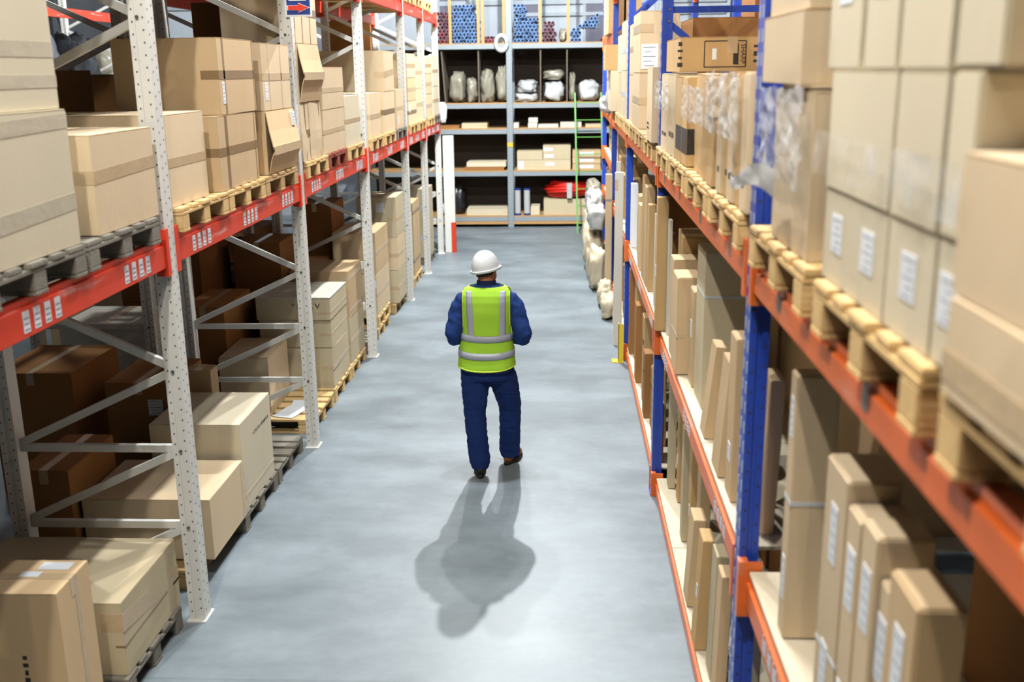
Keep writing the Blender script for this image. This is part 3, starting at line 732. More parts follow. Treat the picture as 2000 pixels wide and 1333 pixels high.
box_l('orange-brown carton with a taped lid, upper of the pair past the white-lidded box', XG, 0.6, 10.14, 10.82, 0.602, 1.09, 'kraft_tan', seam='y', bands=[(0.84, 0.04, 0), (0.16, 0.04, 0)], vt=[(0.3, 0.015, 'f')])
box_l('carton with a white label, lower of the pair standing on two pallets', XG, 0.5, 11.68, 12.56, 2 * PH, 0.76, 'kraft', bands=[(0.5, 0.05, 0)], labels=[('n', 0.2, 0.38, 0.09, 0.09)])
box_l('orange-tan carton, upper of the pair on two pallets', XG, 0.5, 11.7, 12.56, 0.762, 1.24, 'kraft_tan', bands=[(0.5, 0.05, 0)])
for k, (za, zb, m) in enumerate(((Z0, 0.56, 'kraft_grey'), (0.562, 0.99, 'kraft'), (0.992, 1.5, 'kraft_grey'))):
    box_l('carton of the three-high floor stack by the fifth cream upright, %s' % ('bottom', 'middle, white label low', 'top, white label high')[k], -2.13, 0.5, 12.95, 13.6, za, zb, m, bands=[(0.45, 0.05, 0)], labels=[] if k == 0 else [('n', 0.02, 0.08, 0.11, 0.12)] if k == 1 else [('n', 0.05, 0.38, 0.11, 0.12)])
box_l('narrow grey wrapped pack standing just past the fifth cream upright', -2.16, 0.4, 13.9, 14.5, Z0, 1.1, 'carton_white', bands=[(0.6, 0.02, 0, 'strap')])
box_l('tall brown carton with two dark straps past the fifth cream upright', XG, 0.5, 14.72, 15.4, Z0, 1.2, 'kraft_tan', bands=[(0.2, 0.05, 0, 'tape_dark'), (0.86, 0.04, 0, 'tape_dark')])
box_l('tall plain carton on a grey pallet, last on the floor before the end guard', XG, 0.5, 16.36, 17.05, Z0, 1.22, 'kraft_grey')
for lab, x0, x1, y0, y1, z0, z1, m in (
    ('shaded low carton seen behind the rear post of the second cream upright', -3.3, -2.99, 5.66, 6.3, Z0, 0.74, 'kraft_brown_shade'),
    ('shaded carton with a paper label, right behind the second cream upright at floor level', -3.34, -2.85, 7.0, 7.66, Z0, 0.88, 'kraft_brown_shade'),
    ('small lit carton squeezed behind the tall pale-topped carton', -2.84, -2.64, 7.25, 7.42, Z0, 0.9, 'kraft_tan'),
    ('large shaded carton with a lit top corner, on the rear row floor', -4.2, -3.58, 7.0, 7.8, 0, 0.95, 'kraft_brown_shade'),
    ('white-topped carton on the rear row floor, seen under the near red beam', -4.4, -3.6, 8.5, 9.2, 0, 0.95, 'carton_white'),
    ('shaded carton with open side flap behind the sign upright at floor level', -3.42, -3.03, 8.8, 9.6, Z0, 1.03, 'kraft_brown_shade'),
    ('shaded carton, lower of two at the back of the bay past the sign', -3.36, -2.9, 10.2, 10.75, Z0, 0.8, 'kraft_deep_shade'),
    ('shaded carton, upper of two at the back of the bay past the sign', -3.36, -2.88, 10.2, 10.8, 0.802, 1.38, 'kraft_brown_shade'),
    ('wide shaded carton against the rear of the fourth bay floor', -3.12, -2.72, 11.9, 12.6, 2 * PH + 0.003, 1.55, 'kraft_deep_shade'),
    ('shaded carton in the rear row under the sign upright, lower', -4.3, -3.5, 9.6, 10.6, 0, 0.9, 'kraft_deep_shade'),
    ('shaded carton in the rear row under the sign upright, upper', -4.3, -3.5, 9.6, 10.5, 0.902, 1.7, 'kraft_deep_shade'),
    ('shaded carton in the rear row behind the fourth bay, floor level', -4.3, -3.5, 11.1, 12.4, 0, 1.3, 'kraft_deep_shade'),
    ('rear carton in deep shade at the picture corner behind the wrapped carton', -4.1, -3.42, 4.5, 5.1, 0, 0.58, 'kraft_deep_shade'),
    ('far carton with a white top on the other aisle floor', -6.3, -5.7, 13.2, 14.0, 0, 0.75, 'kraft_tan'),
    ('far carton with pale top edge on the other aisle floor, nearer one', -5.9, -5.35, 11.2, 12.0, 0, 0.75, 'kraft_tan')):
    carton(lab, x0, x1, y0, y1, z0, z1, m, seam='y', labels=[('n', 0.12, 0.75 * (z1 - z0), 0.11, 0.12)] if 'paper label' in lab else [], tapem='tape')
# paper sheets on the empty pallet
for k, (x, y, a, w) in enumerate(((-2.36, 8.75, 0.1, 0.21), (-2.42, 8.55, -0.25, 0.2))):
    o = MB().box(-w / 2, w / 2, -0.15, 0.15, 0, 0.002, 'paper').build('paper_sheet', None, (x, y, PH + 0.001 + 0.003 * k), a)
    tag(o, 'white paper sheet on the pale empty pallet, %s one' % ('farther', 'nearer')[k], 'paper')

# ------------------------------------------------------------------ blue rack, pallet level
ZP = 2.4135; ZBR = ZP + PH + 0.0015; XR = 0.63
for lab, y0, wood in (
    ('pale pallet at the picture edge under the closest tan carton', 0.84, 'wood_pale'),
    ('pale pallet under the labelled film-banded cartons', 1.72, 'wood_pale'),
    ('pale pallet with bare deck ends, right before the nearest blue upright', 2.62, 'wood_pale'),
    ('pale pallet just past the nearest blue upright under the film-wrapped flat packs', 3.64, 'wood_pale'),
    ('pale pallet under the torn cartons, second past the nearest blue upright', 4.48, 'wood_pale'),
    ('pale pallet under the cartons with black bottom bands', 5.35, 'wood_pale'),
    ('pale pallet under the printed carton, touching the second blue upright', 6.2, 'wood_pale'),
    ('tan pallet just past the second blue upright under the leaning pack', 7.3, 'wood_pale'),
    ('dark pallet under the big plain carton stack of the blue rack, nearer one', 8.24, 'wood_tan'),
    ('dark pallet under the big plain carton stack of the blue rack, farther one', 9.08, 'wood_tan'),
    ('pale pallet just before the third blue upright', 9.905, 'wood_pale'),
    ('pale pallet just past the third blue upright', 10.92, 'wood_pale'),
    ('pale pallet in the middle of the bay beside the white plank', 11.76, 'wood_pale'),
    ('pale pallet at the end of the bay beside the white plank', 12.6, 'wood_pale'),
    ('pale pallet in the far bay behind the white bag, nearer', 15.85, 'wood_pale'),
    ('pale pallet in the far bay behind the white bag, farther', 16.72, 'wood_pale')):
    pallet(lab, 0.61, y0, ZP, wood, 0, 1, 0.8)
box_r('closest tan carton at the picture edge, low one under the overhanging box', 0.6, 0.6, 0.82, 1.6, ZBR, 2.7, 'kraft', bands=[(0.3, 0.05, 0)], dent=0.006)
box_r('closest tan carton at the picture edge, upper one', 0.61, 0.6, 0.8, 1.62, 2.702, 2.92, 'kraft', seam='y')
for k, (a, b) in enumerate(((1.645, 1.775), (1.785, 2.045), (2.055, 2.55))):
    wh = ('closest', 'middle', 'farthest')[k]; W_ = b - a
    labs = [('f', 0, 0.12, 0.085, 0.09)] if k < 2 else [('f', -0.12, 0.12, 0.09, 0.09), ('f', 0.13, 0.12, 0.09, 0.09)]
    box_r('pale carton with white label in the bottom tier of the film-banded stack, %s one' % wh, 0.64, 0.5, a, b, ZBR, 2.765, 'kraft_pale', labels=labs)
    box_r('pale carton in the middle tier of the film-banded stack, %s one' % wh, 0.636, 0.5, a + 0.004, b - 0.004, 2.767, 3.04, 'kraft_pale')
for k, (a, b) in enumerate(((1.585, 1.775), (1.8, 2.06), (2.085, 2.3), (2.34, 2.605))):
    box_r('tall pale carton in the top tier of the film-banded stack, %s' % ('one with its side showing', 'second along', 'third along, thin', 'farthest')[k], 0.637, 0.24, a, b, 3.042, 3.46, 'kraft_pale', labels=[('f', 0.0, 0.2, 0.1, 0.12)], seam='x' if k == 0 else None)
box_r('tan carton wrapped in torn film just before the nearest blue upright, lower', 0.64, 0.5, 2.72, 3.2, ZBR, 2.985, 'kraft', prints=[('f', -0.05, 0.12, 0.2, 0.05, 'marks')], dent=0.01)
box_r('tan carton sitting across the torn one just before the nearest blue upright', 0.615, 0.5, 2.79, 3.33, 3.0, 3.19, 'kraft', dent=0.006)
box_r('tan carton topping the pile just before the nearest blue upright', 0.63, 0.5, 2.8, 3.32, 3.192, 3.5, 'kraft')
ys = [3.62, 3.77, 3.92, 4.07, 4.22, 4.36]
for k, y in enumerate(ys[:-1]):
    box_r('upright flat pack under crumpled film past the nearest blue upright, %s of five' % ORD[k], XR + 0.01 * (k % 2), 0.55, y, ys[k + 1] - 0.012, ZBR, 3.03 - 0.012 * (k % 3), 'kraft_gold' if k % 2 else 'kraft', prints=[('f', 0, 0.1, 0.05, 0.03, 'marks')])
for k, (a, b, h) in enumerate(((4.48, 4.66, 0.46), (4.68, 4.9, 0.44), (4.92, 5.28, 0.47))):
    box_r('torn narrow carton between the flat packs and the black-banded cartons, %s' % ('nearest the flat packs', 'in the middle', 'nearest the black bands')[k], XR + 0.012 * k, 0.5, a, b, ZBR, ZBR + h, 'kraft_gold', dent=0.012, bands=[(0.7, 0.05, 0)])
for k, (a, b) in enumerate(((5.42, 5.66), (5.68, 5.95))):
    box_r('carton with a wide black bottom band, %s of the two' % ('nearer', 'farther')[k], XR, 0.16 + 0.34 * k, a, b, ZBR, 3.0, 'kraft_gold', prints=[('f', 0, 0.13, b - a - 0.004, 0.13, 'block')] + ([('n', 0, 0.13, 0.155, 0.13, 'block')] if k == 0 else []), rz=0.0)
box_r('smooth upright carton behind the black-banded pair, below the printed carton', XR, 0.5, 6.0, 6.42, ZBR, 3.01, 'kraft', prints=[('f', 0, 0.12, 0.3, 0.04, 'marks')])
box_r('upright carton wrapped with silver film touching the second blue upright', XR, 0.5, 6.44, 6.86, ZBR, 3.01, 'kraft', prints=[('f', 0, 0.1, 0.3, 0.03, 'marks')])
sh = box_r('long flat carton with printed frame and brand letters, lying on the upright cartons', 0.65, 0.58, 6.02, 6.8, 3.022, 3.21, 'kraft_gold', prints=[('n', -0.29, 0.095, 0.03, 0.15, 'marks'), ('n', -0.04, 0.095, 0.23, 0.14, 'frame'), ('n', 0.02, 0.095, 0.03, 0.115, 'block'), ('n', 0.13, 0.095, 0.03, 0.12, 'marks')], labels=[('n', -0.1, 0.095, 0.025, 0.06)], seam='y')
text_on(sh, 'SHARP', 0.036, (0.058, -0.3915, 0.095), (PI / 2, PI / 2, 0))
box_r('narrow leaning pack with black stripes just past the second blue upright', 0.6, 0.3, 7.24, 7.66, ZBR, 3.05, 'kraft', prints=[('f', 0.1, 0.09, 0.16, 0.015, 'block'), ('f', 0.1, 0.12, 0.16, 0.015, 'block')])
box_r('large carton standing behind the second blue upright, lit on one half', 0.95, 0.62, 7.98, 8.8, ZBR, 3.4, 'kraft_brown_shade', bands=[(0.5, 0.05, 0)])
box_r('big plain carton, lower of the stack past the second blue upright', XR, 0.32, 8.9, 9.75, ZBR, 3.005, 'kraft', bands=[(0.5, 0.06, 0)])
box_r('big carton with a printed paper, upper of the stack past the second blue upright', XR, 0.32, 8.9, 9.75, 3.007, 3.5, 'kraft', bands=[(0.72, 0.07, 0, 'tape')], labels=[('n', -0.08, 0.13, 0.14, 0.2)])
box_r('plain carton behind the big stack, lower', XR + 0.02, 0.5, 9.82, 10.6, ZBR, 2.98, 'kraft')
box_r('plain carton behind the big stack, upper', XR + 0.02, 0.5, 9.82, 10.6, 2.982, 3.45, 'kraft', bands=[(0.5, 0.05, 0)])
box_r('tall pale carton with film ring just past the third blue upright, lower', XR, 0.4, 10.98, 11.7, ZBR, 3.02, 'kraft_pale', bands=[(0.5, 0.05, 0, 'strap')])
box_r('tall pale carton with film ring just past the third blue upright, upper', XR, 0.4, 10.98, 11.7, 3.022, 3.52, 'kraft_pale', bands=[(0.4, 0.05, 0, 'strap')])
box_r('pale carton column in the middle of the bay beside the white plank, lower', XR, 0.4, 11.85, 12.5, ZBR, 3.0, 'kraft')
box_r('pale carton column in the middle of the bay beside the white plank, upper', XR, 0.4, 11.85, 12.5, 3.002, 3.4, 'kraft_pale')
box_r('square brown carton jutting over the aisle above the tall narrow box', 0.5, 0.3, 12.9, 13.5, 3.02, 3.32, 'kraft_gold')
box_r('pale carton under the jutting square brown carton', 0.56, 0.5, 12.7, 13.5, ZBR, 3.018, 'kraft_pale')
# rear half of the blue rack: filler cartons added to keep the inside dark
bi = 0
for (a, b) in RSEG[:4]:
    y = a + 0.15
    while y + 0.9 < b:
        bi += 1
        for z0, h in ((0.149, 0.75), (1.268, 0.78), (ZBR, 0.75)):
            if z0 == ZBR and y < 8.85 and y + 0.86 > 7.95: continue
            nm = {0.149: 'floor', 1.268: 'middle', ZBR: 'pallet'}[z0]
            carton('filler carton added to darken the back of the blue rack, %s level, %s from the camera' % (nm, ORD[bi - 1]), 1.2 if z0 != ZBR else 1.25, 1.68, y, y + 0.86, z0, z0 + h * R.uniform(0.8, 1.05), R.choice(('kraft_brown_shade', 'kraft_deep_shade', 'kraft_tan')), group='darkening filler cartons at the back of the blue rack')
        y += 0.95

for k, (x, y, w, h, m) in enumerate(((2.1, 7.6, 0.9, 3.75, 'kraft_brown_shade'), (2.1, 8.7, 0.8, 4.3, 'kraft_deep_shade'), (2.15, 9.7, 0.8, 4.0, 'carton_white'), (2.1, 10.8, 0.9, 4.4, 'kraft_brown_shade'), (2.1, 12.0, 0.9, 4.2, 'kraft_deep_shade'))):
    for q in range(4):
        carton('shaded carton in the column behind the blue rack, %s column, %s up' % (ORD[k], ORD[q]), x, x + 0.8, y, y + w, h * q / 4 + 0.001, h * (q + 1) / 4, m if q == 3 else 'kraft_deep_shade', group='carton columns behind the blue rack')
# -- blue rack, middle level
ZM = 1.269
box_r('tall thin carton with white strap and two labels, alone on the near middle shelf', 0.7, 0.13, 2.985, 3.07, ZM, 2.15, 'kraft', bands=[(0.53, 0.014, 0, 'strap')], labels=[('f', 0, 0.74, 0.035, 0.13), ('f', 0, 0.2, 0.035, 0.15)])
for k, (a, b, t, d) in enumerate(((2.36, 2.56, 2.07, 0.13), (2.235, 2.35, 2.02, 0.13), (2.11, 2.225, 2.04, 0.13), (2.03, 2.1, 1.95, 0.11), (1.84, 2.015, 2.02, 0.1))):
    box_r('tall labelled carton in the row on the near middle shelf, %s' % ('farthest, widest', 'second farthest', 'third, in the middle', 'thin one, second closest', 'closest, its brown end showing')[k], 0.69 + (0.01 if k == 3 else 0), d, a, b, ZM, t, 'kraft' if k < 4 else 'kraft_tan', labels=[('f', 0, (t - ZM) * 0.77, 0.06, 0.16), ('f', 0.01, (t - ZM) * 0.28, 0.06, 0.15)], bands=[(0.35, 0.012, -0.02, 'strap')] if k in (0, 2) else [])
box_r('tan carton with white label at the bottom corner of the picture, near middle shelf', 0.84, 0.2, 1.45, 1.8, ZM, 1.72, 'kraft_tan', labels=[('f', 0.05, 0.3, 0.07, 0.12)])
for k, (x, y, d, w, t, ry, m) in enumerate((
    (0.69, 4.83, 0.16, 0.05, 1.74, 0.10, 'kraft_tan'), (0.685, 4.33, 0.2, 0.055, 1.8, 0.07, 'kraft_tan'), (0.70, 4.06, 0.16, 0.07, 1.98, 0.0, 'kraft_tan'), (0.74, 4.55, 0.16, 0.05, 1.7, 0.09, 'kraft_gold'), (0.76, 3.75, 0.18, 0.06, 1.9, 0.03, 'kraft_tan'))):
    box_r('thin flat carton on the middle shelf past the nearest blue upright, %s' % ('farthest leaning', 'second leaning', 'straight one beside it', 'lowest leaning one', 'half hidden one')[k], x, w, y, y + d, ZM, t, m, ry=ry, labels=[('f', 0, 0.2, 0.06, 0.08)] if k == 2 else [])
box_r('large grey-tan carton with white strap in the middle of the flat cartons', 0.735, 0.24, 5.3, 5.62, ZM, 2.12, 'kraft_grey', bands=[(0.72, 0.014, 0, 'strap')])
for k, (x, d, a, b, t, m) in enumerate(((0.73, 0.08, 5.68, 5.86, 1.83, 'kraft_tan'), (0.665, 0.14, 5.93, 6.2, 1.86, 'kraft_tan'), (0.68, 0.2, 6.3, 6.5, 1.9, 'kraft_tan'), (0.76, 0.26, 6.55, 6.7, 2.0, 'kraft_gold'), (0.76, 0.26, 6.74, 6.82, 2.02, 'kraft_tan'))):
    box_r('upright carton on the middle shelf, %s' % ('slim one with a sticker by the grey-tan carton', 'rounded one with a taped waist, standing in front', 'wide one third from the grey-tan carton', 'thin one with curled lid, fourth from the grey-tan carton', 'thin one with shaded lid, fifth from the grey-tan carton')[k], x, d, a, b, ZM, t, m, bands=[(0.4, 0.02, 0)] if k == 1 else [], labels=[('f', 0, 0.33, 0.06, 0.1)] if k == 0 else [])
o = box_r('white panel standing on edge beside the tall brown carton at the second blue upright', 0.705, 0.022, 6.88, 6.97, ZM, 2.06, 'carton_white', name='polystyrene_sheet', cat='sheet')
box_r('tall brown carton standing before the second blue upright on the middle shelf', 0.635, 0.075, 6.99, 7.09, ZM, 2.2, 'kraft_gold', labels=[('f', 0, 0.42, 0.04, 0.08)])
for k, (x, d, a, b, t, m) in enumerate(((0.69, 0.02, 7.75, 7.83, 1.98, 'carton_white'), (0.685, 0.06, 8.3, 8.44, 1.98, 'kraft_gold'), (0.68, 0.07, 8.5, 8.75, 2.1, 'kraft_tan'), (0.68, 0.06, 8.8, 9.0, 2.16, 'kraft_gold'), (0.68, 0.06, 9.2, 9.45, 1.86, 'kraft_tan'), (0.7, 0.1, 9.55, 9.8, 1.9, 'kraft_tan'), (0.72, 0.12, 9.9, 10.15, 1.7, 'kraft_gold'), (0.68, 0.07, 10.45, 10.56, 1.92, 'paper'))):
    box_r('narrow upright pack, middle shelf, before the third blue upright, %s' % ('thin white-edged one', 'second, torn film', 'third, rounded top', 'fourth, the tallest', 'fifth', 'sixth', 'seventh, low', 'last, white')[k], x, d, a, b, ZM, t, m)
for k, (a, b, t) in enumerate(((9.0, 9.5, 2.1), (9.82, 10.4, 1.95))):
    box_r('plain carton standing behind the narrow packs near the third blue upright, %s' % ('nearer', 'farther')[k], 0.86, 0.32, a, b, ZM, t, 'kraft_brown_shade', bands=[(0.45, 0.02, 0)])
for k, (a, b, t) in enumerate(((11.0, 11.3, 1.9), (11.4, 11.8, 2.0), (12.5, 12.9, 1.8), (13.2, 13.7, 1.95))):
    box_r('upright carton on the middle shelf past the third blue upright, %s' % ORD[k], 0.72, 0.2, a, b, ZM, t, 'kraft_gold')
# -- blue rack, floor level
ZF = 0.149
fl = []
for k, (x, d, a, b, t, ry) in enumerate((
    (0.68, 0.07, 5.18, 5.36, 0.67, 0.05), (0.67, 0.06, 4.74, 4.9, 0.76, 0.04), (0.71, 0.055, 4.47, 4.62, 0.81, 0.02), (0.70, 0.05, 4.25, 4.38, 0.82, 0.02), (0.74, 0.06, 4.02, 4.16, 0.84, 0.02), (0.72, 0.08, 3.8, 3.95, 0.86, 0.02),
    (0.78, 0.06, 5.5, 5.65, 0.8, 0), (0.76, 0.05, 5.75, 5.88, 0.86, 0), (0.74, 0.05, 6.0, 6.1, 0.9, 0), (0.8, 0.07, 6.25, 6.4, 0.84, 0), (0.78, 0.08, 6.6, 6.72, 0.9, 0), (0.74, 0.05, 6.85, 6.95, 0.95, 0))):
    box_r('flat carton on edge on the floor shelf, %s between the two nearest blue uprights' % ('seventh leaning', 'sixth leaning', 'fifth leaning', 'fourth leaning', 'third leaning', 'second leaning', 'sixth straight', 'fifth straight', 'fourth straight', 'third straight', 'second straight', 'first straight')[k], x, d, a, b, ZF, t, ('kraft_tan', 'kraft_gold', 'kraft_grey')[k % 3], ry=ry, labels=[('f', 0, 0.3, 0.03, 0.07)] if k % 3 == 1 else [])
for k in range(10):
    y = 7.35 + k * 0.34
    t = (0.62, 0.78, 0.66, 0.72, 0.95, 1.02, 0.9, 1.06, 0.98, 1.05)[k]
    box_r('worn flat carton on edge on the floor shelf, %s beyond the second blue upright' % ORD[k], 0.68 + 0.02 * (k % 3), 0.07 + 0.03 * (k % 2), y, y + 0.22 - 0.04 * (k % 2), ZF, t, ('kraft_brown_shade', 'kraft_gold', 'kraft_brown_shade')[k % 3], prints=[('f', 0, (t - ZF) * 0.7, 0.1, 0.04, 'block' if k % 3 == 1 else 'marks')], dent=0.006)
for k, (a, b, t) in enumerate(((3.05, 3.3, 0.78), (2.7, 2.95, 0.75), (2.3, 2.6, 0.8))):
    box_r('carton on edge on the near floor shelf, %s' % ('beside the upright', 'middle', 'at the picture edge')[k], 0.78, 0.1, a, b, ZF, t, 'kraft_pale')
for k, (a, b, t) in enumerate(((11.0, 11.6, 0.8), (11.8, 12.4, 0.75), (13.0, 13.6, 0.85))):
    box_r('carton on the floor shelf past the third blue upright, %s' % ORD[k], 0.72, 0.4, a, b, ZF, t, 'kraft_brown_shade')

# ------------------------------------------------------------------ stretch film, crumpled
def film_sheet(label, x, y0, y1, z0, z1, nx=26, nz=18, amp=0.03, m='film', seed=1, sag=0.0):
    mb = MB(); vs = []
    for j in range(nz + 1):
        for i in range(nx + 1):
            a = i / nx; b = j / nz; y = y0 + (y1 - y0) * a; z = z0 + (z1 - z0) * b
            n = noise.noise_vector(Vector((seed * 7.3 + a * 5 + b * 3, b * 3 - a * 2, seed)))
            n2 = noise.noise_vector(Vector((seed * 3.1 + a * 22 - b * 14, b * 4 + a * 4, seed + 4)))
            edge = 0.9 * amp * noise.noise(Vector((a * 6 + seed, 3 + (b > .5), 0))) if j in (0, nz) else 0
            rg_ = (1 - abs(n.x) * 1.6) * 0.6 + (1 - abs(n2.x) * 1.8) * 0.55
            vs.append((x - amp * rg_, y + 0.25 * amp * n.y, z + 0.3 * amp * n.z + edge * 1.4))
    fs = [(j * (nx + 1) + i, j * (nx + 1) + i + 1, (j + 1) * (nx + 1) + i + 1, (j + 1) * (nx + 1) + i) for j in range(nz) for i in range(nx)]
    mb.add(vs, fs, m)
    o = mb.build('plastic_film', None, None, 0, 0, True)
    return tag(o, label, 'plastic film')
film_sheet('crumpled clear film over the top of the five upright flat packs', 0.6, 3.6, 4.42, 2.8, 3.03, 40, 22, 0.016, 'film', 1)
film_sheet('shiny torn film around the cartons next to the black-banded pair', 0.6, 4.5, 5.35, 2.8, 2.96, 34, 18, 0.012, 'film', 2)
film_sheet('silver film tied around the upright cartons below the printed carton', 0.598, 6.02, 6.9, 2.8, 2.97, 34, 18, 0.012, 'film', 3)
film_sheet('crumpled film torn open on the carton just before the nearest blue upright', 0.612, 2.7, 3.25, 2.74, 2.99, 36, 24, 0.016, 'film', 5)
film_sheet('clear film band with bright glints around the labelled carton stack', 0.61, 1.62, 2.56, 2.8, 2.9, 24, 6, 0.006, 'film_clear', 6)
# long strip of film hanging out from the torn carton
mb = MB(); pts = []
n = 14
for i in range(n + 1):
    a = i / n
    y = 2.85 + 0.75 * a; z = 2.74 - 0.05 * a + 0.02 * math.sin(a * 7); x = 0.57 - 0.03 * math.sin(a * PI); w = 0.035 * (1 - a) ** 0.8 + 0.003
    pts += [(x, y, z - w), (x - 0.012 * math.sin(a * 20), y, z), (x, y, z + w)]
fs = []
for i in range(n):
    for q in range(2): fs.append((i * 3 + q, i * 3 + 3 + q, i * 3 + 4 + q, i * 3 + 1 + q))
mb.add(pts, fs, 'white_plastic')
tag(mb.build('plastic_film', None, None, 0, 0, True), 'loose white film tail streaming from the torn carton past the nearest blue upright', 'plastic film')

# ------------------------------------------------------------------ sacks and soft goods
def blob(name, label, cat, c, r, m, seed=0, amp=0.18, flat=0.6, rot=0, tilt=0, group=None, seg=28, rg=18, parent=None):
    vs = []; fs = []; q = Matrix.Rotation(rot, 3, 'Z') @ Matrix.Rotation(tilt, 3, 'Y')
    for i in range(rg + 1):
        ph = -PI / 2 + PI * i / rg
        for k in range(seg):
            t = 2 * PI * k / seg
            e = 0.62
            sg = lambda v: math.copysign(abs(v) ** e, v)
            p = Vector((sg(math.cos(ph)) * sg(math.cos(t)), sg(math.cos(ph)) * sg(math.sin(t)), sg(math.sin(ph))))
            d = 1 + amp * noise.noise(p * 1.7 + Vector((seed * 5.1, 0, 0))) + amp * 0.5 * noise.noise(p * 4.5 + Vector((seed * 3.3, 2, 0))) - amp * 0.7 * abs(noise.noise(p * 3.4 + Vector((seed, 7, 1)))) + amp * 0.25 * noise.noise(p * 9)
            p = Vector((p.x * r[0], p.y * r[1], p.z * r[2])) * d
            vs.append(q @ p)
    zmin = -r[2] * 0.98
    for v in vs:
        if v.z < zmin: v.z = zmin
    for i in range(rg):
        for k in range(seg): fs.append((i * seg + k, i * seg + (k + 1) % seg, (i + 1) * seg + (k + 1) % seg, (i + 1) * seg + k))
    mb = MB().add(vs, fs, m)
    zl = min(v.z for v in vs)
    mb.v = [(x, y, z - zl) for x, y, z in mb.v]
    o = mb.build(name, parent, (c[0], c[1], c[2]), 0, 0, True)
    if label: tag(o, label, cat, group)
    return o

# ------------------------------------------------------------------ rear shelving
YB = 20.4
SH = empty('rear_shelving', 'grey steel shelving with dark back panels across the end of the aisle', 'shelving', (-1.05, YB, 0))
for x, nm in ((0, 'post'), (-2.9, 'post'), (2.9, 'post')):
    p = post_mb(1, 6.0, 'grey_paint', 0.11, 0.1)
    link('post', p.mesh('post'), SH).location = (x - 0.055, 0, 0)
    MB().box(x - 0.055, x + 0.055, 0.95, 1.05, 0, 6.0, 'grey_paint').build('post', SH)
MB().box(-0.056, 0.056, -0.004, -0.001, 1.58, 1.66, 'tag_yellow').build('yellow_tag', SH)
BLEV = [0.12, 1.012, 1.83, 2.318, 3.43]
for z in BLEV:
    for x0 in (-2.85, 0.055):
        MB().box(x0 + 0.005, x0 + 2.79, 0.0, 0.05, z, z + 0.085, 'grey_paint').build('shelf_beam', SH)
        MB().box(x0 + 0.005, x0 + 2.79, 1.0, 1.05, z, z + 0.085, 'grey_paint').build('shelf_beam', SH)
        MB().box(x0 + 0.005, x0 + 2.79, 0.0, 1.05, z + 0.086, z + 0.104, 'wood_strip').build('shelf_deck', SH)
for x0 in (-2.85, 0.055):
    MB().box(x0, x0 + 2.79, 1.06, 1.08, 0.05, 3.43, 'dark_board').build('back_panel', SH)
    MB().box(x0, x0 + 2.79, 0.0, 0.06, 0.06, 0.115, 'wood_strip').build('toe_board', SH)
SZ = [z + 0.105 for z in BLEV]
bx = SZ
# dividers on the fourth shelf and wooden poles on the top one
for k, x in enumerate((-2.3, -1.645, -0.45, 0.06)):
    o = MB().box(-0.012, 0.012, 0, 0.8, 0, 0.98, 'divider_grey').build('divider_board', None, (x, YB + 0.06, SZ[3])); o.rotation_euler[1] = -0.06 if k == 0 else 0
    tag(o, 'brown divider board on the sack shelf, %s' % ('leaning one beside the tall grey sack', 'between the grey and white sacks', 'between the white pillows and the big white sack', 'before the sack by the green ladder')[k], 'divider board')
for k, x in enumerate((-2.17, -1.63, -1.545, -1.05, -0.45, 0.08)):
    x = -1.14 if x == -1.05 else x
    o = MB().box(-0.028, 0.028, 0, 0.05, 0, 1.6, 'wood_strip').build('wooden_pole', None, (x, YB + 0.02, SZ[4]))
    tag(o, 'wooden pole on the top rear shelf, %s' % ('beside the mauve bundle', 'first of the close pair by the blue bundle', 'second of the close pair by the blue bundle', 'above the grey centre post', 'between the blue and mauve bundles', 'before the blue heap by the wall')[k], 'pole')
# foam tube bundles
def tube_proto(m):
    mb = MB(); seg = 8; R1, R2, L = 0.036, 0.026, 0.85
    rings = []
    for r, y in ((R2, 0.03), (R2, 0), (R1, 0), (R1, L)):
        rings.append([(r * math.cos(2 * PI * k / seg), y, r * math.sin(2 * PI * k / seg)) for k in range(seg)])
    mb.rings(rings, m, False)
    mb.add(rings[0], [tuple(range(seg))], 'foam_hole')
    return mb.mesh('foam_tube', 0, False, True)
TP = {k: tube_proto(k) for k in ('foam_blue', 'foam_mauve', 'foam_red')}
def bundle(label, inside, x0, x1, h, m, seed, alt=None):
    t = empty('tube_bundle', label, 'tube bundle', ((x0 + x1) / 2, YB + 0.08, SZ[4]))
    q = random.Random(seed); dx = 0.073; row = 0; z = 0.037; n = 0
    while z < h:
        x = -(x1 - x0) / 2 + 0.037 + (dx / 2 if row % 2 else 0)
        while x < (x1 - x0) / 2 - 0.02:
            if inside(x / ((x1 - x0) / 2), z / h) and n < 99:
                o = link('foam_tube', TP[alt if alt and q.random() < 0.15 else m], t); o.location = (x + q.uniform(-.004, .004), q.uniform(-0.05, 0.05), z); n += 1
            x += dx
        z += dx * 0.88; row += 1
    return t
bundle('tall blue honeycomb bundle of foam tubes beside the first wooden pole', lambda u, v: abs(u - 0.1 * math.sin(6 * v)) < 1 - 0.75 * max(0, v - 0.55), -2.16, -1.66, 0.72, 'foam_blue', 1)
bundle('mauve bundle of foam tubes at the end of the cream rack', lambda u, v: abs(u) < 1 - 0.5 * max(0, v - 0.5), -2.44, -2.19, 0.6, 'foam_mauve', 2, 'foam_red')
bundle('small low pile of mauve and red foam tubes under the white panel', lambda u, v: True, -1.6, -1.3, 0.15, 'foam_mauve', 3, 'foam_red')
bundle('wide blue bundle of foam tubes beside the centre post', lambda u, v: u < 0.2 - 1.0 * (v - 0.55) if v > 0.62 else True, -0.97, -0.47, 0.72, 'foam_blue', 4)
bundle('short mauve bundle of foam tubes between two poles', lambda u, v: abs(u) < 1.15 - 0.6 * v, -0.43, -0.14, 0.4, 'foam_mauve', 5)
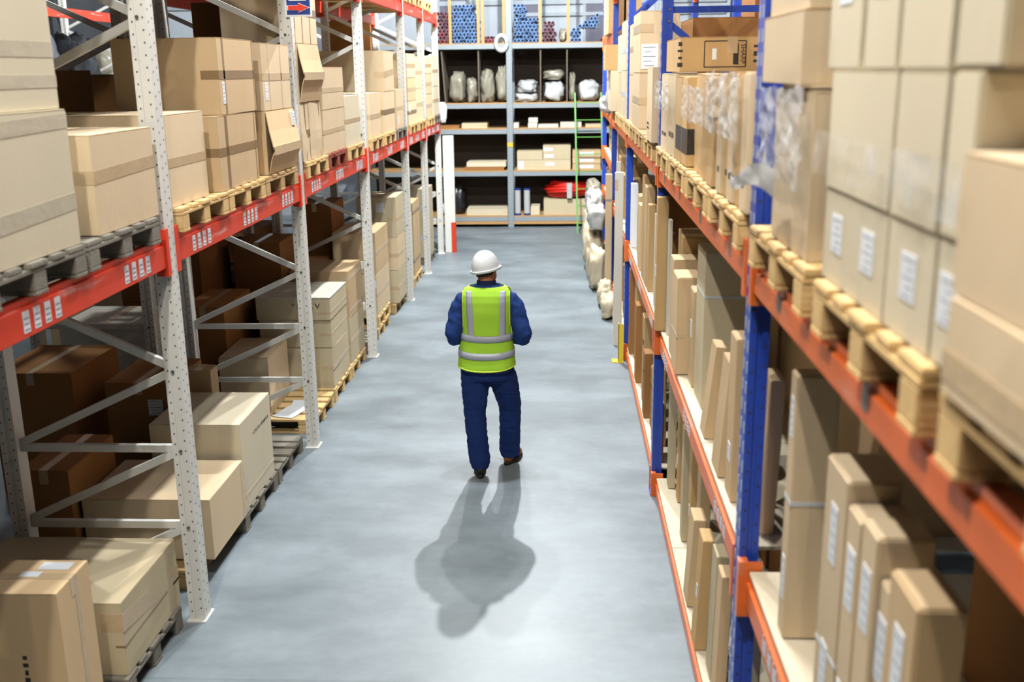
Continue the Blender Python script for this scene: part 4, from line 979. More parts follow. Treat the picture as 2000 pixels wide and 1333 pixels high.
bundle('slumped blue heap of foam tubes beside the wall end of the top shelf', lambda u, v: v < 0.45 + 0.55 * (u + 1) / 2 and not (u > -0.2 and v < 0.45), 0.12, 0.66, 0.52, 'foam_blue', 6)
# white roll hanging over the edge
mb = MB(); ring = []
for k in range(25):
    a = 2 * PI * k / 24; ring.append((-1.19 + 0.105 * math.cos(a), 20.36, 3.53 + 0.14 * math.sin(a)))
mb.tube(ring, 0.042, 'white_plastic', 8)
tag(mb.build('plastic_roll', None, None, 0, 0, True), 'white ring-shaped plastic roll hanging over the top rear shelf edge by the centre post', 'plastic roll')
for k, (n_, c, r, m, lab) in enumerate((
    ('plastic_sack', (-0.02, YB + 0.3, SZ[4]), (0.07, 0.25, 0.13), 'sack_plastic', 'crumpled clear plastic bag on the top rear shelf beside the short mauve bundle'),
    ('plastic_sack', (-2.07, YB + 0.35, SZ[3]), (0.15, 0.3, 0.3), 'sack_plastic', 'tall greyish sack next to the leaning divider board'),
    ('plastic_sack', (-1.79, YB + 0.35, SZ[3]), (0.11, 0.28, 0.24), 'sack_plastic', 'lower greyish sack left of the divider between the grey and white sacks'),
    ('plastic_sack', (-1.49, YB + 0.35, SZ[3]), (0.14, 0.3, 0.32), 'sack_plastic', 'shiny pale sack just past the divider, slumped forward'),
    ('plastic_sack', (-1.21, YB + 0.4, SZ[3]), (0.12, 0.3, 0.35), 'sack_plastic', 'tall shiny sack against the grey centre post'),
    ('plastic_sack', (-0.73, YB + 0.35, SZ[3]), (0.22, 0.3, 0.085), 'white_plastic', 'white pillow-shaped pack, lower of two on the sack shelf'),
    ('plastic_sack', (-0.71, YB + 0.35, SZ[3] + 0.185), (0.19, 0.28, 0.12), 'white_plastic', 'white pillow-shaped pack, upper of two on the sack shelf'),
    ('plastic_sack', (-0.19, YB + 0.35, SZ[3]), (0.19, 0.3, 0.2), 'white_plastic', 'big white sack between two divider boards'),
    ('plastic_sack', (-0.2, YB + 0.45, SZ[3] + 0.41), (0.2, 0.25, 0.1), 'sack_plastic', 'grey film bag lying on the big white sack'),
    ('plastic_sack', (0.16, YB + 0.4, SZ[3]), (0.065, 0.28, 0.28), 'sack_plastic', 'slim translucent sack just past the last divider'),
    ('plastic_sack', (0.49, YB + 0.35, SZ[3]), (0.2, 0.3, 0.2), 'white_plastic', 'white sack spilling toward the blue rack behind the green ladder'),
    ('plastic_sack', (-2.16, YB + 0.45, SZ[0]), (0.16, 0.26, 0.3), 'black_plastic', 'black wrapped bundle on the lowest rear shelf by the end guard'),
    ('plastic_sack', (-2.42, YB + 0.16, SZ[0]), (0.1, 0.12, 0.12), 'white_plastic', 'small white bag at the foot of the black wrapped bundle'))):
    blob(n_, lab, 'sack', c, r, m, k + 1, 0.24)
# flat goods
def small(label, x0, x1, z, h, m='kraft', y=0.08, d=0.5, **kw): return carton(label, x0, x1, YB + y, YB + y + d, z, z + h, m, **kw)
small('flat carton with yellow strap on the third rear shelf, beside the cream rack', -2.0, -1.5, SZ[2], 0.1, 'kraft_grey', bands=[(0.5, 0.02, 0)])
small('thin pile of brown sheets on the third rear shelf by the hanging bag', -2.46, -2.05, SZ[2], 0.06, 'kraft_brown_shade')
small('white carton corner peeking from behind the centre post on the third rear shelf', -0.985, -0.88, SZ[2], 0.1, 'carton_white')
small('small white carton, lower of two stacked on the third rear shelf', -0.7, -0.52, SZ[2], 0.1, 'carton_white')
small('small white carton, upper of two stacked on the third rear shelf', -0.69, -0.51, SZ[2] + 0.102, 0.09, 'carton_white')
small('low flat white pack beside the two stacked white cartons', -0.5, -0.11, SZ[2], 0.065, 'carton_white')
small('layered white pack near the green ladder on the third rear shelf', -0.07, 0.34, SZ[2], 0.1, 'carton_white', bands=[(0.5, 0.015, 0)])
small('grey flat pack past the green ladder on the third rear shelf', 0.42, 0.75, SZ[2], 0.06, 'kraft_grey')
small('flat stack of cream boards, upper board, on the second rear shelf', -1.92, -1.14, SZ[1] + 0.072, 0.09, 'kraft_pale', d=0.7)
small('flat stack of cream boards, lower board, on the second rear shelf', -1.96, -1.18, SZ[1], 0.07, 'kraft_brown_shade', d=0.7)
small('long film-wrapped carton on the second rear shelf next to the centre post', -0.92, 0.13, SZ[1], 0.2, 'kraft_grey', d=0.6, labels=[('n', -0.45, 0.1, 0.1, 0.15), ('n', 0.12, 0.12, 0.18, 0.06)])
small('film-wrapped carton lying on the long carton next to the centre post', -0.92, -0.42, SZ[1] + 0.202, 0.17, 'kraft_grey', d=0.6)
small('labelled carton on top of the long carton, second rear shelf', -0.41, 0.13, SZ[1] + 0.202, 0.28, 'kraft_grey', d=0.6, labels=[('n', -0.17, 0.2, 0.18, 0.06), ('n', -0.15, 0.07, 0.18, 0.06)])
for k in range(3):
    small('layered carton by the green ladder on the second rear shelf, %s' % ('bottom', 'middle', 'top')[k], 0.17, 0.72, SZ[1] + 0.127 * k, 0.124, 'kraft_tan', d=0.5, labels=[('n', 0.0, 0.06, 0.28, 0.06)])
small('flat cream carton on the lowest rear shelf below the cream boards', -1.94, -1.12, SZ[0], 0.13, 'kraft_pale', d=0.7, bands=[(0.5, 0.015, 0)])
small('small open carton beside the white tubes on the lowest rear shelf', -0.66, -0.48, SZ[0], 0.17, 'kraft_pale')
hb = small('long plain carton under the red hose coil', -0.4, 0.66, SZ[0], 0.31, 'kraft_grey', d=0.7)
for k, x in enumerate((-0.92, -0.735)):
    mb = MB().tube([(0, 0, 0), (0, 0, 0.54)], 0.062, 'white_plastic', 16)
    o = mb.build('white_tube', None, (x, YB + 0.12, SZ[0]))
    tag(o, 'white upright tube with blue ends on the lowest rear shelf, %s' % ('touching the centre post', 'beside the small open carton')[k], 'tube')
    for z in (0.0, 0.5): MB().tube([(0, 0, z), (0, 0, z + 0.04)], 0.0635, 'sign_blue', 16).build('end_cap', o)
# red hose coil
mb = MB(); pts = []
for k in range(24 * 7 + 1):
    a = 2 * PI * k / 24; t = k / (24 * 7)
    r = 0.5 - 0.16 * abs(t - 0.45) * 2 + 0.02 * math.sin(a * 2.3)
    pts.append((0.1 + r * math.cos(a), YB + 0.46 + 0.8 * r * math.sin(a), SZ[0] + 0.36 + 0.27 * t + 0.02 * math.sin(a + t * 5)))
hc = mb.tube(pts, 0.03, 'hose_red', 8).build('hose_coil', None, None, 0, 0, True)
tag(hc, 'bright red coil of hose lying on the long plain carton of the lowest rear shelf', 'hose coil')
MB().box(0.06, 0.16, YB - 0.005, YB + 0.05, SZ[0] + 0.34, SZ[0] + 0.64, 'white_plastic').build('binding_tape', hc)
# green ladder
LD = empty('ladder', 'green step ladder leaning on the rear shelving beside the blue rack', 'ladder', (0.26, 19.5, 0))
for x in (0.0, 0.5): MB().bar((x, 0, 0.0), (x - 0.05, 0.82, 2.6), 0.03, 0.02, 'green_paint').build('rail', LD)
for k in range(8):
    t = (k + 0.6) / 8.2
    MB().bar((-0.05 * t, 0.82 * t, 2.6 * t), (0.5 - 0.05 * t, 0.82 * t, 2.6 * t), 0.016, 0.016, 'green_paint').build('rung', LD)

# ------------------------------------------------------------------ aisle end details
g = MB(); g.box(-0.09, 0.09, 0, 0.1, 0, 1.98, 'cream_paint')
eg = g.build('end_guard', None, (-1.95, 17.5, 0), 0, 0.004)
tag(eg, 'white end guard column with a red lower stripe at the end of the cream rack', 'rack guard')
MB().box(0.02, 0.092, -0.004, 0.104, 0.0, 0.52, 'guard_red').build('red_stripe', eg)
yg = MB(); yg.box(-0.006, 0.0, 0, 0.1, 0, 0.42, 'yellow_paint'); yg.box(-0.006, 0.05, 0, 0.006, 0, 0.42, 'yellow_paint'); yg.box(-0.07, 0.05, -0.02, 0.12, 0, 0.008, 'yellow_paint')
tag(yg.build('post_guard', None, (0.585, 10.62, 0)), 'yellow angled post guard bolted to the floor in front of the third blue upright', 'rack guard')
wp = MB().box(-0.025, 0.025, -0.012, 0.012, 0, 1.98, 'carton_white').build('white_plank', None, (0.62, 12.3, 0))
wp.rotation_euler = (0, 0.012, 0)
tag(wp, 'thin white plank standing on end against the blue rack near the tall narrow box', 'plank')
box_r('tall narrow brown box with two black bands, by the dark blue upright', 0.55, 0.085, 13.62, 13.74, 0.0, 1.7, 'kraft', bands=[(0.8, 0.03, 0, 'ink'), (0.1, 0.03, 0, 'ink')])
box_r('tall flat white carton standing on the floor past the third blue upright', 0.56, 0.09, 11.3, 11.4, 0.0, 1.95, 'carton_white', bands=[(0.93, 0.12, 0, 'tape')])
# sign with red arrow
sg = MB().box(-0.1, 0.1, -0.006, 0, 0, 0.3, 'sign_white').build('arrow_sign', None, (-1.985, 8.0, 3.45))
tag(sg, 'blue sign with a red arrow fixed to the third cream upright', 'sign')
MB().box(-0.088, 0.088, -0.008, -0.0055, 0.015, 0.29, 'sign_blue').build('blue_field', sg)
MB().box(-0.07, 0.062, -0.0092, -0.0075, 0.115, 0.28, 'sign_white').build('white_field', sg)
def arrow(s, m, y0, y1):
    p = [(-0.08, -0.016), (0.0, -0.016), (0.0, -0.033), (0.08, 0.0), (0.0, 0.033), (0.0, 0.016), (-0.08, 0.016)]
    return MB().prism([(a * s[0] + s[1], b * s[0] + 0.065) for a, b in p], y0, y1, m, 'y')
arrow((1.07, 0.0), 'sign_white', -0.0095, -0.0075).build('arrow_outline', sg, fix=True)
arrow((0.97, 0.0), 'sign_red', -0.0108, -0.009).build('red_arrow', sg, fix=True)
# hanging white bag at the last upright
blob('plastic_bag', 'white plastic bag hanging at the aisle end of the cream rack', 'bag', (-2.0, 17.32, 2.2), (0.07, 0.02, 0.17), 'white_plastic', 31, 0.25)
# bags and rolls along the far blue rack
for k, (c, r, m, lab) in enumerate((
    ((0.56, 12.75, 0), (0.1, 0.28, 0.15), 'beige_sack', 'pale cloth bundle on the floor at the foot of the white plank, nearer'),
    ((0.54, 13.35, 0), (0.1, 0.25, 0.17), 'beige_sack', 'pale cloth bundle on the floor at the foot of the tall narrow box'),
    ((0.47, 14.5, 0), (0.12, 0.32, 0.3), 'beige_sack', 'beige sack on the floor, first of the row along the far blue rack'),
    ((0.46, 15.25, 0), (0.14, 0.32, 0.36), 'beige_sack', 'beige sack on the floor, second of the row along the far blue rack'),
    ((0.45, 16.05, 0), (0.15, 0.32, 0.4), 'beige_sack', 'beige sack on the floor, third of the row along the far blue rack'),
    ((0.45, 16.9, 0), (0.15, 0.32, 0.42), 'beige_sack', 'beige sack on the floor, last of the row along the far blue rack'),
    ((0.48, 15.1, 0.78), (0.14, 0.36, 0.17), 'white_plastic', 'white sheet bundle on the beige sacks, nearer'),
    ((0.47, 16.0, 0.88), (0.14, 0.36, 0.18), 'white_plastic', 'white sheet bundle on the beige sacks, farther'),
    ((0.48, 16.85, 0.9), (0.13, 0.3, 0.2), 'sack_plastic', 'grey film bundle on the last beige sack'),
    ((0.78, 14.6, 2.414), (0.2, 0.3, 0.3), 'white_plastic', 'white bag on the far pallet-level beam of the blue rack'),
    ((0.68, 15.35, 2.414), (0.16, 0.28, 0.12), 'white_plastic', 'white film heap hanging over the far pallet-level beam'))):
    blob('soft_bundle', lab, 'bundle', c, r, m, 40 + k, 0.22)
for k, (a, b, z0, z1, m, x) in enumerate(((14.3, 14.9, 1.1, 1.55, 'kraft', 0.72), (15.1, 15.9, 1.1, 1.5, 'kraft_tan', 0.72), (16.1, 17.0, 1.1, 1.58, 'kraft', 0.74), (14.3, 15.0, 1.77, 2.2, 'kraft', 0.74), (15.2, 16.0, 1.77, 2.15, 'kraft_tan', 0.72), (16.2, 17.2, 1.77, 2.2, 'kraft', 0.74), (15.9, 16.6, ZBR, 3.0, 'kraft', 0.7), (16.75, 17.4, ZBR, 3.2, 'kraft_pale', 0.7))):
    box_r('carton in the far bay of the blue rack, %s' % ('lower shelf, first', 'lower shelf, second', 'lower shelf, third', 'upper shelf, first', 'upper shelf, second', 'upper shelf, third', 'pallet level, nearer', 'pallet level, farther')[k], x, 0.5, a, b, z0, z1, m, bands=[(0.5, 0.05, 0)])
for k, x in enumerate((0.6, 0.72, 0.84, 0.96)):
    o = MB().box(0, 0.09, 0, 1.5, 0, 1.0, 'wood_pale').build('wooden_board', None, (x, 14.6, 3.502), 0, 0.004)
    tag(o, 'pale wooden board standing on the top beam of the far bay, %s from the aisle' % ORD[k], 'board')

# ------------------------------------------------------------------ far aisle seen through the cream rack
FX = -7.3
fu = copy_tree(up0, (FX, 11.9, 0), 0, 'cream upright of the far rack with a red beam seen past the near stack', 'far rack uprights')
copy_tree(up0, (FX, 14.7, 0), 0, 'cream upright of the far rack seen just beside the second cream upright', 'far rack uprights')
copy_tree(up0, (FX, 17.5, 0), 0, 'cream upright of the far rack seen above the two-carton stack', 'far rack uprights')
for k, (a, b) in enumerate(((9.16, 11.84), (12.06, 14.64), (14.86, 17.44))):
    crossbeam('red beam of the far rack, %s bay' % ORD[k], a, b, FX, 3.86, 4.0, 1, 'red_paint', 'far rack beams')
    crossbeam('lower red beam of the far rack, %s bay' % ORD[k], a, b, FX, 2.072, 2.222, 1, 'red_paint', 'far rack beams')
for k, y in enumerate((12.2, 13.2)):
    pallet('pale pallet on the far rack red beam, %s' % ('nearer', 'farther')[k], FX + 0.03, y, 4.0, 'wood_pale')
for k, y in enumerate((12.32, 13.58, 15.1, 16.35, 17.9)):
    pallet('pallet under the film-wrapped bundles of the far rack, %s' % ORD[k], FX - 0.05, y, 2.2235, 'wood_tan')
for k, (y, z, rx_, m) in enumerate(((12.72, 2.355, 0.7, 'black_plastic'), (13.98, 2.355, 0.66, 'grey_plastic'), (15.5, 2.355, 0.7, 'grey_plastic'), (16.75, 2.355, 0.66, 'black_plastic'), (18.3, 2.355, 0.62, 'sack_plastic'), (12.75, 0, 0.8, 'black_plastic'), (15.5, 0, 0.75, 'grey_plastic'))):
    blob('wrapped_bundle', 'dark film-wrapped bundle on the far rack, %s' % ('upper, nearest', 'upper, second', 'upper, third', 'upper, fourth', 'upper, pale last', 'on the floor, nearest', 'on the floor, second')[k], 'bundle', (FX - 0.6, y, z), (0.36, 0.46, rx_), m, 60 + k, 0.25)

# ------------------------------------------------------------------ the person
def fused(mb, name, voxel, parent=None, smooth_it=6, wrinkle=0.0, wscale=(9, 9, 22), m=None, loc=None, seed=0):
    """fuse overlapping volumes into one continuous skin."""
    me = mb.mesh(name + '_raw', 0, False, True)
    t = bpy.data.objects.new('t', me); COL.objects.link(t)
    md = t.modifiers.new('r', 'REMESH'); md.mode = 'VOXEL'; md.voxel_size = voxel
    sm = t.modifiers.new('s', 'SMOOTH'); sm.iterations = smooth_it; sm.factor = 0.5
    dg = bpy.context.evaluated_depsgraph_get()
    out = bpy.data.meshes.new_from_object(t.evaluated_get(dg))
    bpy.data.objects.remove(t)
    out.name = name
    out.materials.clear(); out.materials.append(MATS[m])
    if wrinkle:
        ns = [v.normal.copy() for v in out.vertices]
        for v, nn in zip(out.vertices, ns):
            c = v.co
            p = Vector((c.x * wscale[0] + seed, c.y * wscale[1], c.z * wscale[2] + 3 * c.x))
            w = noise.noise(p); w2 = noise.noise(p * 2.1 + Vector((4, 1, 0)))
            v.co = c + nn * wrinkle * ((1 - abs(w) * 2.4) * 0.7 + 0.35 * w2)
    out.polygons.foreach_set('use_smooth', [True] * len(out.polygons)); out.polygons.foreach_set('material_index', [0] * len(out.polygons))
    return link(name, out, parent, loc)
def interp(tab, z):
    if z <= tab[0][0]: return tab[0][1:]
    for p, q in zip(tab, tab[1:]):
        if z <= q[0]:
            t = (z - p[0]) / (q[0] - p[0]); t = t * t * (3 - 2 * t) * 0.5 + t * 0.5
            return tuple(a + (b - a) * t for a, b in zip(p[1:], q[1:]))
    return tab[-1][1:]
# torso table: height, centre x, centre y, half width, half depth
TT = [(0.80, -0.015, -0.01, 0.178, 0.128), (0.88, -0.015, -0.012, 0.19, 0.135), (0.98, -0.014, -0.005, 0.186, 0.128), (1.08, -0.012, 0.0, 0.178, 0.122), (1.2, -0.008, 0.0, 0.178, 0.122),
      (1.3, -0.005, -0.005, 0.184, 0.122), (1.38, -0.003, -0.01, 0.19, 0.112), (1.43, -0.002, -0.012, 0.186, 0.1), (1.462, -0.003, -0.008, 0.168, 0.088), (1.487, -0.005, -0.002, 0.122, 0.078), (1.505, -0.006, 0.003, 0.085, 0.072), (1.53, -0.008, 0.01, 0.066, 0.066)]
def torso(z, th, off=0.0, e=0.82):
    cx, cy, a, b = interp(TT, z)
    c, s = math.cos(th), math.sin(th)
    return Vector((cx + (a + off) * math.copysign(abs(c) ** e, c), cy + (b + off) * math.copysign(abs(s) ** e, s), z))
def torso_rings(z0, z1, n, off=0.0, seg=40):
    return [[torso(z0 + (z1 - z0) * k / n, 2 * PI * q / seg, off) for q in range(seg)] for k in range(n + 1)]
SHL, ELL, WRL = Vector((-0.2, -0.01, 1.37)), Vector((-0.262, -0.055, 1.115)), Vector((-0.105, 0.2, 1.06))
SHR, ELR, WRR = Vector((0.195, -0.01, 1.372)), Vector((0.268, -0.05, 1.11)), Vector((0.085, 0.21, 1.06))
HIL, KNL, ANL = Vector((-0.105, -0.01, 0.84)), Vector((-0.112, -0.02, 0.48)), Vector((-0.078, -0.055, 0.09))
HIR, KNR, ANR = Vector((0.075, 0.0, 0.84)), Vector((0.15, 0.15, 0.5)), Vector((0.138, 0.215, 0.085))
HC = Vector((-0.012, 0.035, 1.615))
HQ = Matrix.Rotation(-0.45, 3, 'Z') @ Matrix.Rotation(-0.13, 3, 'Y') @ Matrix.Rotation(0.05, 3, 'X')
B = MB()
B.rings(torso_rings(0.82, 1.5, 18, -0.022), 'skin')
B.tube([(-0.008, -0.005, 1.44), (-0.01, 0.01, 1.5), (-0.012, 0.022, 1.56), (-0.012, 0.03, 1.62)], [0.066, 0.06, 0.058, 0.06], 'skin', 18)
B.ball(HC + Vector((0, 0, 0.0)), (0.076, 0.094, 0.112), 'skin', 24, 16, HQ)
def hp(x, y, z): return HC + HQ @ Vector((x, y, z))
B.ball(hp(0, 0.045, -0.065), (0.052, 0.05, 0.05), 'skin', 16, 10, HQ)          # jaw
B.tube([hp(0, 0.088, 0.015), hp(0, 0.108, -0.02), hp(0, 0.09, -0.03)], [0.008, 0.015, 0.008], 'skin', 8)   # nose
B.tube([hp(-0.022, 0.083, -0.056), hp(0, 0.09, -0.057), hp(0.022, 0.083, -0.056)], [0.006, 0.009, 0.006], 'skin', 8)  # mouth
for sx in (-1, 1):
    B.ball(hp(sx * 0.079, -0.008, -0.01), (0.011, 0.02, 0.033), 'skin', 12, 8, HQ)     # ear
    B.tube([hp(sx * 0.045, 0.078, 0.035), hp(sx * 0.02, 0.09, 0.033)], [0.007, 0.007], 'skin', 8)  # brow
for (S, E_, W_, sx) in ((SHL, ELL, WRL, -1), (SHR, ELR, WRR, 1)):
    B.tube([S + Vector((0.05 * -sx, 0, 0.01)), S, S.lerp(E_, .5), E_, E_.lerp(W_, .35), W_], [0.04, 0.046, 0.043, 0.04, 0.04, 0.028], 'skin', 14)
    d = (W_ - E_).normalized(); up = Vector((0, 0, 1)); lat = d.cross(up).normalized(); up = lat.cross(d)
    inn = -sx
    pc = W_ + d * 0.055
    rr = [[W_ + d * t + lat * (w * math.cos(a)) * 0.45 + up * (w * math.sin(a)) for a in [2 * PI * k / 14 for k in range(14)]] for t, w in ((-0.01, 0.027), (0.03, 0.036), (0.07, 0.042), (0.095, 0.039))]
    B.rings(rr, 'skin')
    for k in range(4):
        o_ = up * (0.030 - 0.02 * k); ln = (0.072, 0.08, 0.075, 0.06)[k]
        p0 = W_ + d * 0.085 + o_
        q = lat * inn * (1 if sx > 0 else 1)
        q = Vector((-sx, 0, 0)) - d * d.dot(Vector((-sx, 0, 0))); q.normalize()
        B.tube([p0, p0 + d * ln * .4 + q * 0.004, p0 + d * ln * .7 + q * 0.022, p0 + d * ln * .82 + q * 0.046], [0.0092, 0.009, 0.0085, 0.007], 'skin', 8)
    q = Vector((-sx, 0, 0)) - d * d.dot(Vector((-sx, 0, 0))); q.normalize()
    B.tube([W_ + d * 0.02 + up * 0.025, W_ + d * 0.045 + up * 0.05 + q * 0.012, W_ + d * 0.075 + up * 0.056 + q * 0.028, W_ + d * 0.095 + up * 0.05 + q * 0.036], [0.013, 0.0115, 0.0105, 0.008], 'skin', 8)
for (H_, K_, A_) in ((HIL, KNL, ANL), (HIR, KNR, ANR)):
    B.tube([H_ + Vector((0, 0, 0.06)), H_, H_.lerp(K_, .5), K_, K_.lerp(A_, .35) + Vector((0, -0.012, 0)), A_ + Vector((0, 0, 0.02)), A_ - Vector((0, 0, 0.04))], [0.08, 0.085, 0.075, 0.055, 0.056, 0.038, 0.04], 'skin', 14)
    B.ball(A_ + Vector((0, 0.06, -0.055)), (0.038, 0.11, 0.03), 'skin', 14, 8)
P = fused(B, 'person', 0.0075, None, 4, 0, m='skin', loc=(-0.57, 7.5, 0))
tag(P, 'person in white helmet, navy workwear and lime safety vest walking away down the aisle', 'person')
# hair under the helmet
hr = MB(); hr.ball(hp(0, -0.012, 0.012), (0.0815, 0.092, 0.106), 'hair', 24, 16, HQ)
hr.v = [v for v in hr.v]
ho = hr.build('hair', P, None, 0, 0, True)
bm = bmesh.new(); bm.from_mesh(ho.data)
HQi = HQ.inverted()
bmesh.ops.delete(bm, geom=[v for v in bm.verts if (HQi @ (v.co - HC)).z < -0.055 + 0.05 * max(0, (HQi @ (v.co - HC)).y / 0.09) or (HQi @ (v.co - HC)).y > 0.055], context='VERTS')
bm.to_mesh(ho.data); bm.free()
for sx in (-1, 1):
    MB().ball(hp(sx * 0.03, 0.082, 0.012), (0.011, 0.009, 0.008), 'eye_white', 12, 8).ball(hp(sx * 0.03, 0.0905, 0.012), (0.005, 0.003, 0.005), 'hair', 10, 6).build('eye', P, None, 0, 0, True)
# helmet: dome, gutter brim with peak
hm = MB(); seg = 48; hz = 0.028
def hring(rx, ry, z, peak=0.0, lip=0.0):
    o = []
    for k in range(seg):
        t = 2 * PI * k / seg; f = max(0, math.sin(t)) ** 2
        o.append(hp(rx * math.cos(t), -0.004 + (ry + peak * f) * math.sin(t), z - 0.012 * f * (1 if peak else 0) + lip))
    return o
rg = []
for k in range(13):
    ph = PI / 2 * (1 - k / 12.0) * 0.985
    rg.append(hring(0.097 * math.cos(ph) ** 0.9, 0.12 * math.cos(ph) ** 0.9, hz + 0.132 * math.sin(ph) - 0.022))
rg += [hring(0.0985, 0.122, hz - 0.034), hring(0.101, 0.125, hz - 0.037, 0.03), hring(0.1045, 0.128, hz - 0.034, 0.045), hring(0.106, 0.13, hz - 0.027, 0.047), hring(0.1075, 0.1315, hz - 0.03, 0.048), hring(0.107, 0.131, hz - 0.043, 0.047), hring(0.1, 0.124, hz - 0.047, 0.03), hring(0.094, 0.117, hz - 0.04), hring(0.09, 0.112, hz + 0.02)]
hm.rings(rg, 'helmet_white')
he = hm.build('helmet', P, None, 0, 0, True, True)
MB().tube([hp(0, -0.118, hz - 0.045), hp(0, -0.1, hz - 0.05)], [0.012, 0.012], 'boot_black', 8).build('helmet_strap', he)
# jacket
J = MB(); J.rings(torso_rings(0.84, 1.5, 18, 0.0), 'jacket_navy')
for (S, E_, W_, sx) in ((SHL, ELL, WRL, -1), (SHR, ELR, WRR, 1)):
    J.tube([S + Vector((0.09 * -sx, 0, 0.015)), S + Vector((0.02 * -sx, 0, 0.006)), S + Vector((sx * 0.012, 0, -0.05)), S.lerp(E_, .55), E_ + Vector((sx * 0.004, -0.006, 0.01)), E_ + Vector((0, 0.01, -0.012)), E_.lerp(W_, .4), W_ + (E_ - W_) * 0.06], [0.06, 0.072, 0.073, 0.068, 0.062, 0.06, 0.055, 0.043], 'jacket_navy', 18)
jk = fused(J, 'jacket', 0.011, P, 5, 0.008, (9, 9, 14), 'jacket_navy', seed=2)
cl = MB(); cr_ = []
for z, a in ((1.465, 0.082), (1.5, 0.074), (1.528, 0.071), (1.53, 0.066), (1.5, 0.066)):
    cr_.append([(-0.008 + a * math.cos(2 * PI * k / 28), 0.0 + (z - 1.465) * 0.35 + a * 1.0 * math.sin(2 * PI * k / 28), z + 0.006 * math.sin(2 * PI * k / 28) * -1) for k in range(28)])
cl.rings(cr_, 'collar_navy', False); cl.build('collar', jk, None, 0, 0, True, True)
# trousers
T = MB(); T.rings(torso_rings(0.78, 1.0, 6, -0.004), 'trouser_navy')
T.tube([HIL + Vector((0.02, 0, 0.06)), HIL + Vector((0, 0, -0.02)), HIL.lerp(KNL, .4), HIL.lerp(KNL, .75), KNL, KNL.lerp(ANL, .4) + Vector((0.0, -0.012, 0)), KNL.lerp(ANL, .75), ANL + Vector((0.0, -0.0, 0.03)), ANL + Vector((0.003, 0.005, -0.03))],
       [(0.11, 0.1), (0.112, 0.1), (0.103, 0.094), (0.09, 0.086), (0.083, 0.082), (0.08, 0.079), (0.08, 0.076), (0.079, 0.076), (0.062, 0.066)], 'trouser_navy', 20)
T.tube([HIR + Vector((-0.02, 0, 0.06)), HIR + Vector((0.01, 0, -0.02)), HIR.lerp(KNR, .4) + Vector((0.012, 0, 0)), HIR.lerp(KNR, .75) + Vector((0.006, 0, 0)), KNR, KNR.lerp(ANR, .4) + Vector((0, -0.012, 0)), KNR.lerp(ANR, .75), ANR + Vector((0, 0, 0.03)), ANR + Vector((0.0, 0.0, -0.02))],
       [(0.112, 0.1), (0.115, 0.1), (0.105, 0.097), (0.094, 0.09), (0.086, 0.085), (0.081, 0.08), (0.08, 0.078), (0.08, 0.08), (0.078, 0.078)], 'trouser_navy', 20)
fused(T, 'trousers', 0.011, P, 5, 0.0075, (9, 9, 20), 'trouser_navy', seed=9)
# boots
for (A_, yaw, m, nm, pitch) in ((ANL, 0.1, 'boot_black', 'boot', 0.0), (ANR, -0.42, 'boot_brown', 'boot', 0.0)):
    q = Matrix.Rotation(yaw, 3, 'Z')
    def bp_(x, y, z): v = q @ Vector((x, y, 0)); return Vector((A_.x + v.x, A_.y + v.y, z))
    S_ = MB(); rs = []
    for z, ex in ((0.0, 0.004), (0.012, 0.006), (0.026, 0.004), (0.028, 0.0)):
        rs.append([bp_((0.042 + ex) * math.cos(t) * (1 - 0.12 * (math.sin(t) < 0)), 0.06 + (0.138 + ex) * math.sin(t), z) for t in [2 * PI * k / 28 for k in range(28)]])
    S_.rings(rs, 'boot_black')
    U = MB()
    U.ball(bp_(0, 0.1, 0.05), (0.042, 0.088, 0.036), m, 18, 10, q); U.ball(bp_(0, -0.02, 0.06), (0.041, 0.058, 0.052), m, 18, 10, q)
    U.tube([bp_(0, -0.01, 0.06), bp_(0, -0.005, 0.14)], [0.044, 0.044], m, 16)
    bo = fused(U, 'boot', 0.006, P, 3, 0, m=m)
    S_.build('boot_sole', bo, None, 0, 0, True, True)
# safety vest: shell over the torso with cut armholes and neck
NS, NZ = 128, 72; Z0v, Z1v = 0.868, 1.492
def vz(k, th): # hem dips at the back, rises at the sides
    z = Z0v + (Z1v - Z0v) * k / NZ
    return z + (0.022 * abs(math.cos(th)) ** 2) * (1 - k / NZ)
def voff(z): return 0.014 + 0.012 * max(0, (1.15 - z) / 0.3)
def in_vest(p, z):
    u = p.x + 0.005
    lim = 0.176 if z > 1.2 else 0.176 + (1.2 - z) * 1.1
    if z > 1.10 and abs(u) > lim: return False
    return True
vs = []; ok = []
for k in range(NZ + 1):
    for q in range(NS):
        th = 2 * PI * q / NS; z = vz(k, th); p = torso(z, th, voff(z))
        n = noise.noise(Vector((p.x * 8, p.y * 8, p.z * 5))); rr_ = 0.004 * n
        p = torso(z, th, voff(z) + rr_)
        vs.append(p); ok.append(in_vest(p, z))
fs = []
for k in range(NZ):
    for q in range(NS):
        f = (k * NS + q, k * NS + (q + 1) % NS, (k + 1) * NS + (q + 1) % NS, (k + 1) * NS + q)
        if all(ok[i] for i in f): fs.append(f)
V = MB().add(vs, fs, 'hivis')
vest = V.build('safety_vest', P, None, 0, 0, True)
bm = bmesh.new(); bm.from_mesh(vest.data)
bmesh.ops.delete(bm, geom=[v for v in bm.verts if not v.link_faces], context='VERTS')
bm.to_mesh(vest.data); bm.free()
md = vest.modifiers.new('thick', 'SOLIDIFY'); md.thickness = 0.004; md.offset = 1
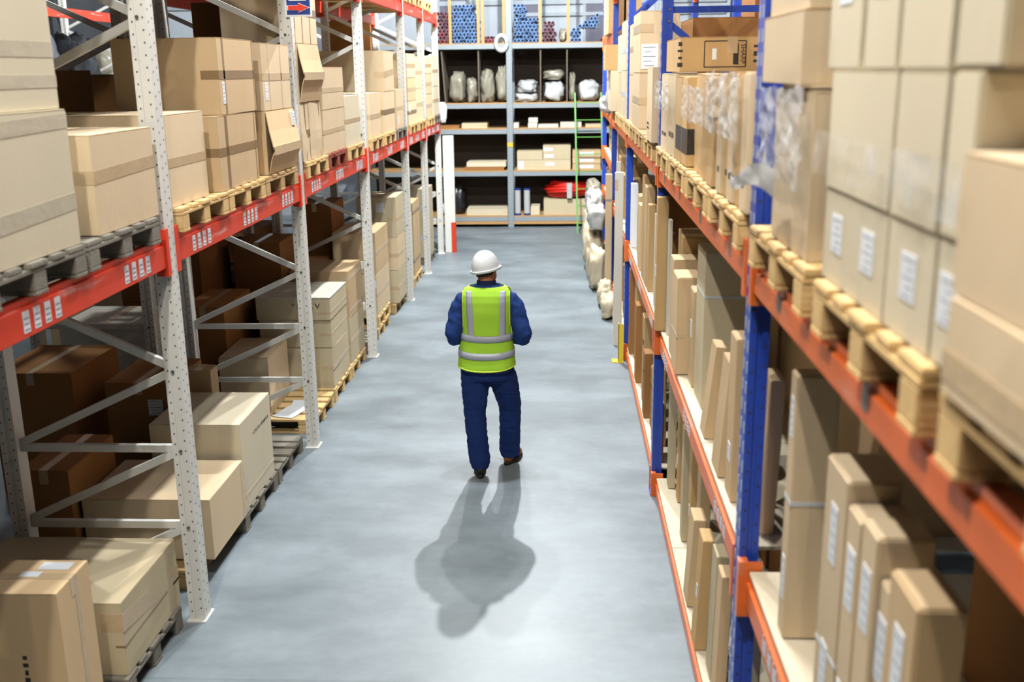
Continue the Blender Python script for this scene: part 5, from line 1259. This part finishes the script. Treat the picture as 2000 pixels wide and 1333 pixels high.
def band(z0, z1, name='reflective_band'):
    mb = MB(); vs = []; n = 96
    for j, z in enumerate((z0, (z0 + z1) / 2, z1)):
        for q in range(n + 1):
            th = 2 * PI * q / n; zz = z + 0.012 * abs(math.cos(th)) ** 2
            vs.append(torso(zz, th, voff(zz) + 0.007))
    fs = [(j * (n + 1) + q, j * (n + 1) + q + 1, (j + 1) * (n + 1) + q + 1, (j + 1) * (n + 1) + q) for j in range(2) for q in range(n) if all(in_vest(vs[i], vs[i].z) for i in (j * (n + 1) + q, j * (n + 1) + q + 1, (j + 1) * (n + 1) + q + 1, (j + 1) * (n + 1) + q))]
    mb.add(vs, fs, 'reflective'); o = mb.build(name, vest, None, 0, 0, True)
    md = o.modifiers.new('thick', 'SOLIDIFY'); md.thickness = 0.002; md.offset = 1
band(0.955, 1.005); band(1.085, 1.135)
def th_at(x, z, back=True):
    cx, cy, a, b = interp(TT, z); a += voff(z) + 0.006
    u = max(-1, min(1, (x - cx) / a)); c = math.copysign(abs(u) ** (1 / 0.82), u)
    t = math.acos(c)
    return -t if back else t
def strip(xa0, xb0, xa1, xb1, back=True):
    mb = MB(); vs = []; n = 40
    for k in range(n + 1):
        z = 1.13 + (1.468 - 1.13) * k / n; t = k / n
        for j in range(4):
            x = (xa0 + (xb0 - xa0) * j / 3) * (1 - t) + (xa1 + (xb1 - xa1) * j / 3) * t
            vs.append(torso(z, th_at(x, z, back), voff(z) + 0.0065))
    fs = [(k * 4 + j, k * 4 + j + 1, k * 4 + j + 5, k * 4 + j + 4) for k in range(n) for j in range(3)]
    mb.add(vs, fs, 'reflective'); o = mb.build('reflective_strip', vest, None, 0, 0, True)
    md = o.modifiers.new('thick', 'SOLIDIFY'); md.thickness = 0.002; md.offset = 0
for bk in (True, False):
    strip(-0.145, -0.095, -0.152, -0.108, bk); strip(0.09, 0.14, 0.098, 0.142, bk)
# bright piping along hem and armholes
mb = MB()
mb.tube([torso(vz(0, 2 * PI * q / 64), 2 * PI * q / 64, voff(0.87) + 0.002) for q in range(65)], 0.006, 'hivis_trim', 6)
for sx in (-1, 1):
    for bk in (True, False):
        pts = []
        for k in range(24):
            z = 1.462 - (1.462 - 1.1) * k / 23; lim = 0.176 if z > 1.2 else 0.176 + (1.2 - z) * 1.1
            if z > 1.43: lim = min(lim, 0.176)
            x = sx * lim - 0.005; cx, cy, a, b = interp(TT, z)
            if abs(x - cx) > a + voff(z): x = cx + sx * (a + voff(z)) * 0.985
            pts.append(torso(z, th_at(x, z, bk), voff(z) + 0.003))
        mb.tube(pts, 0.0055, 'hivis_trim', 6)
mb.build('vest_piping', vest, None, 0, 0, True)
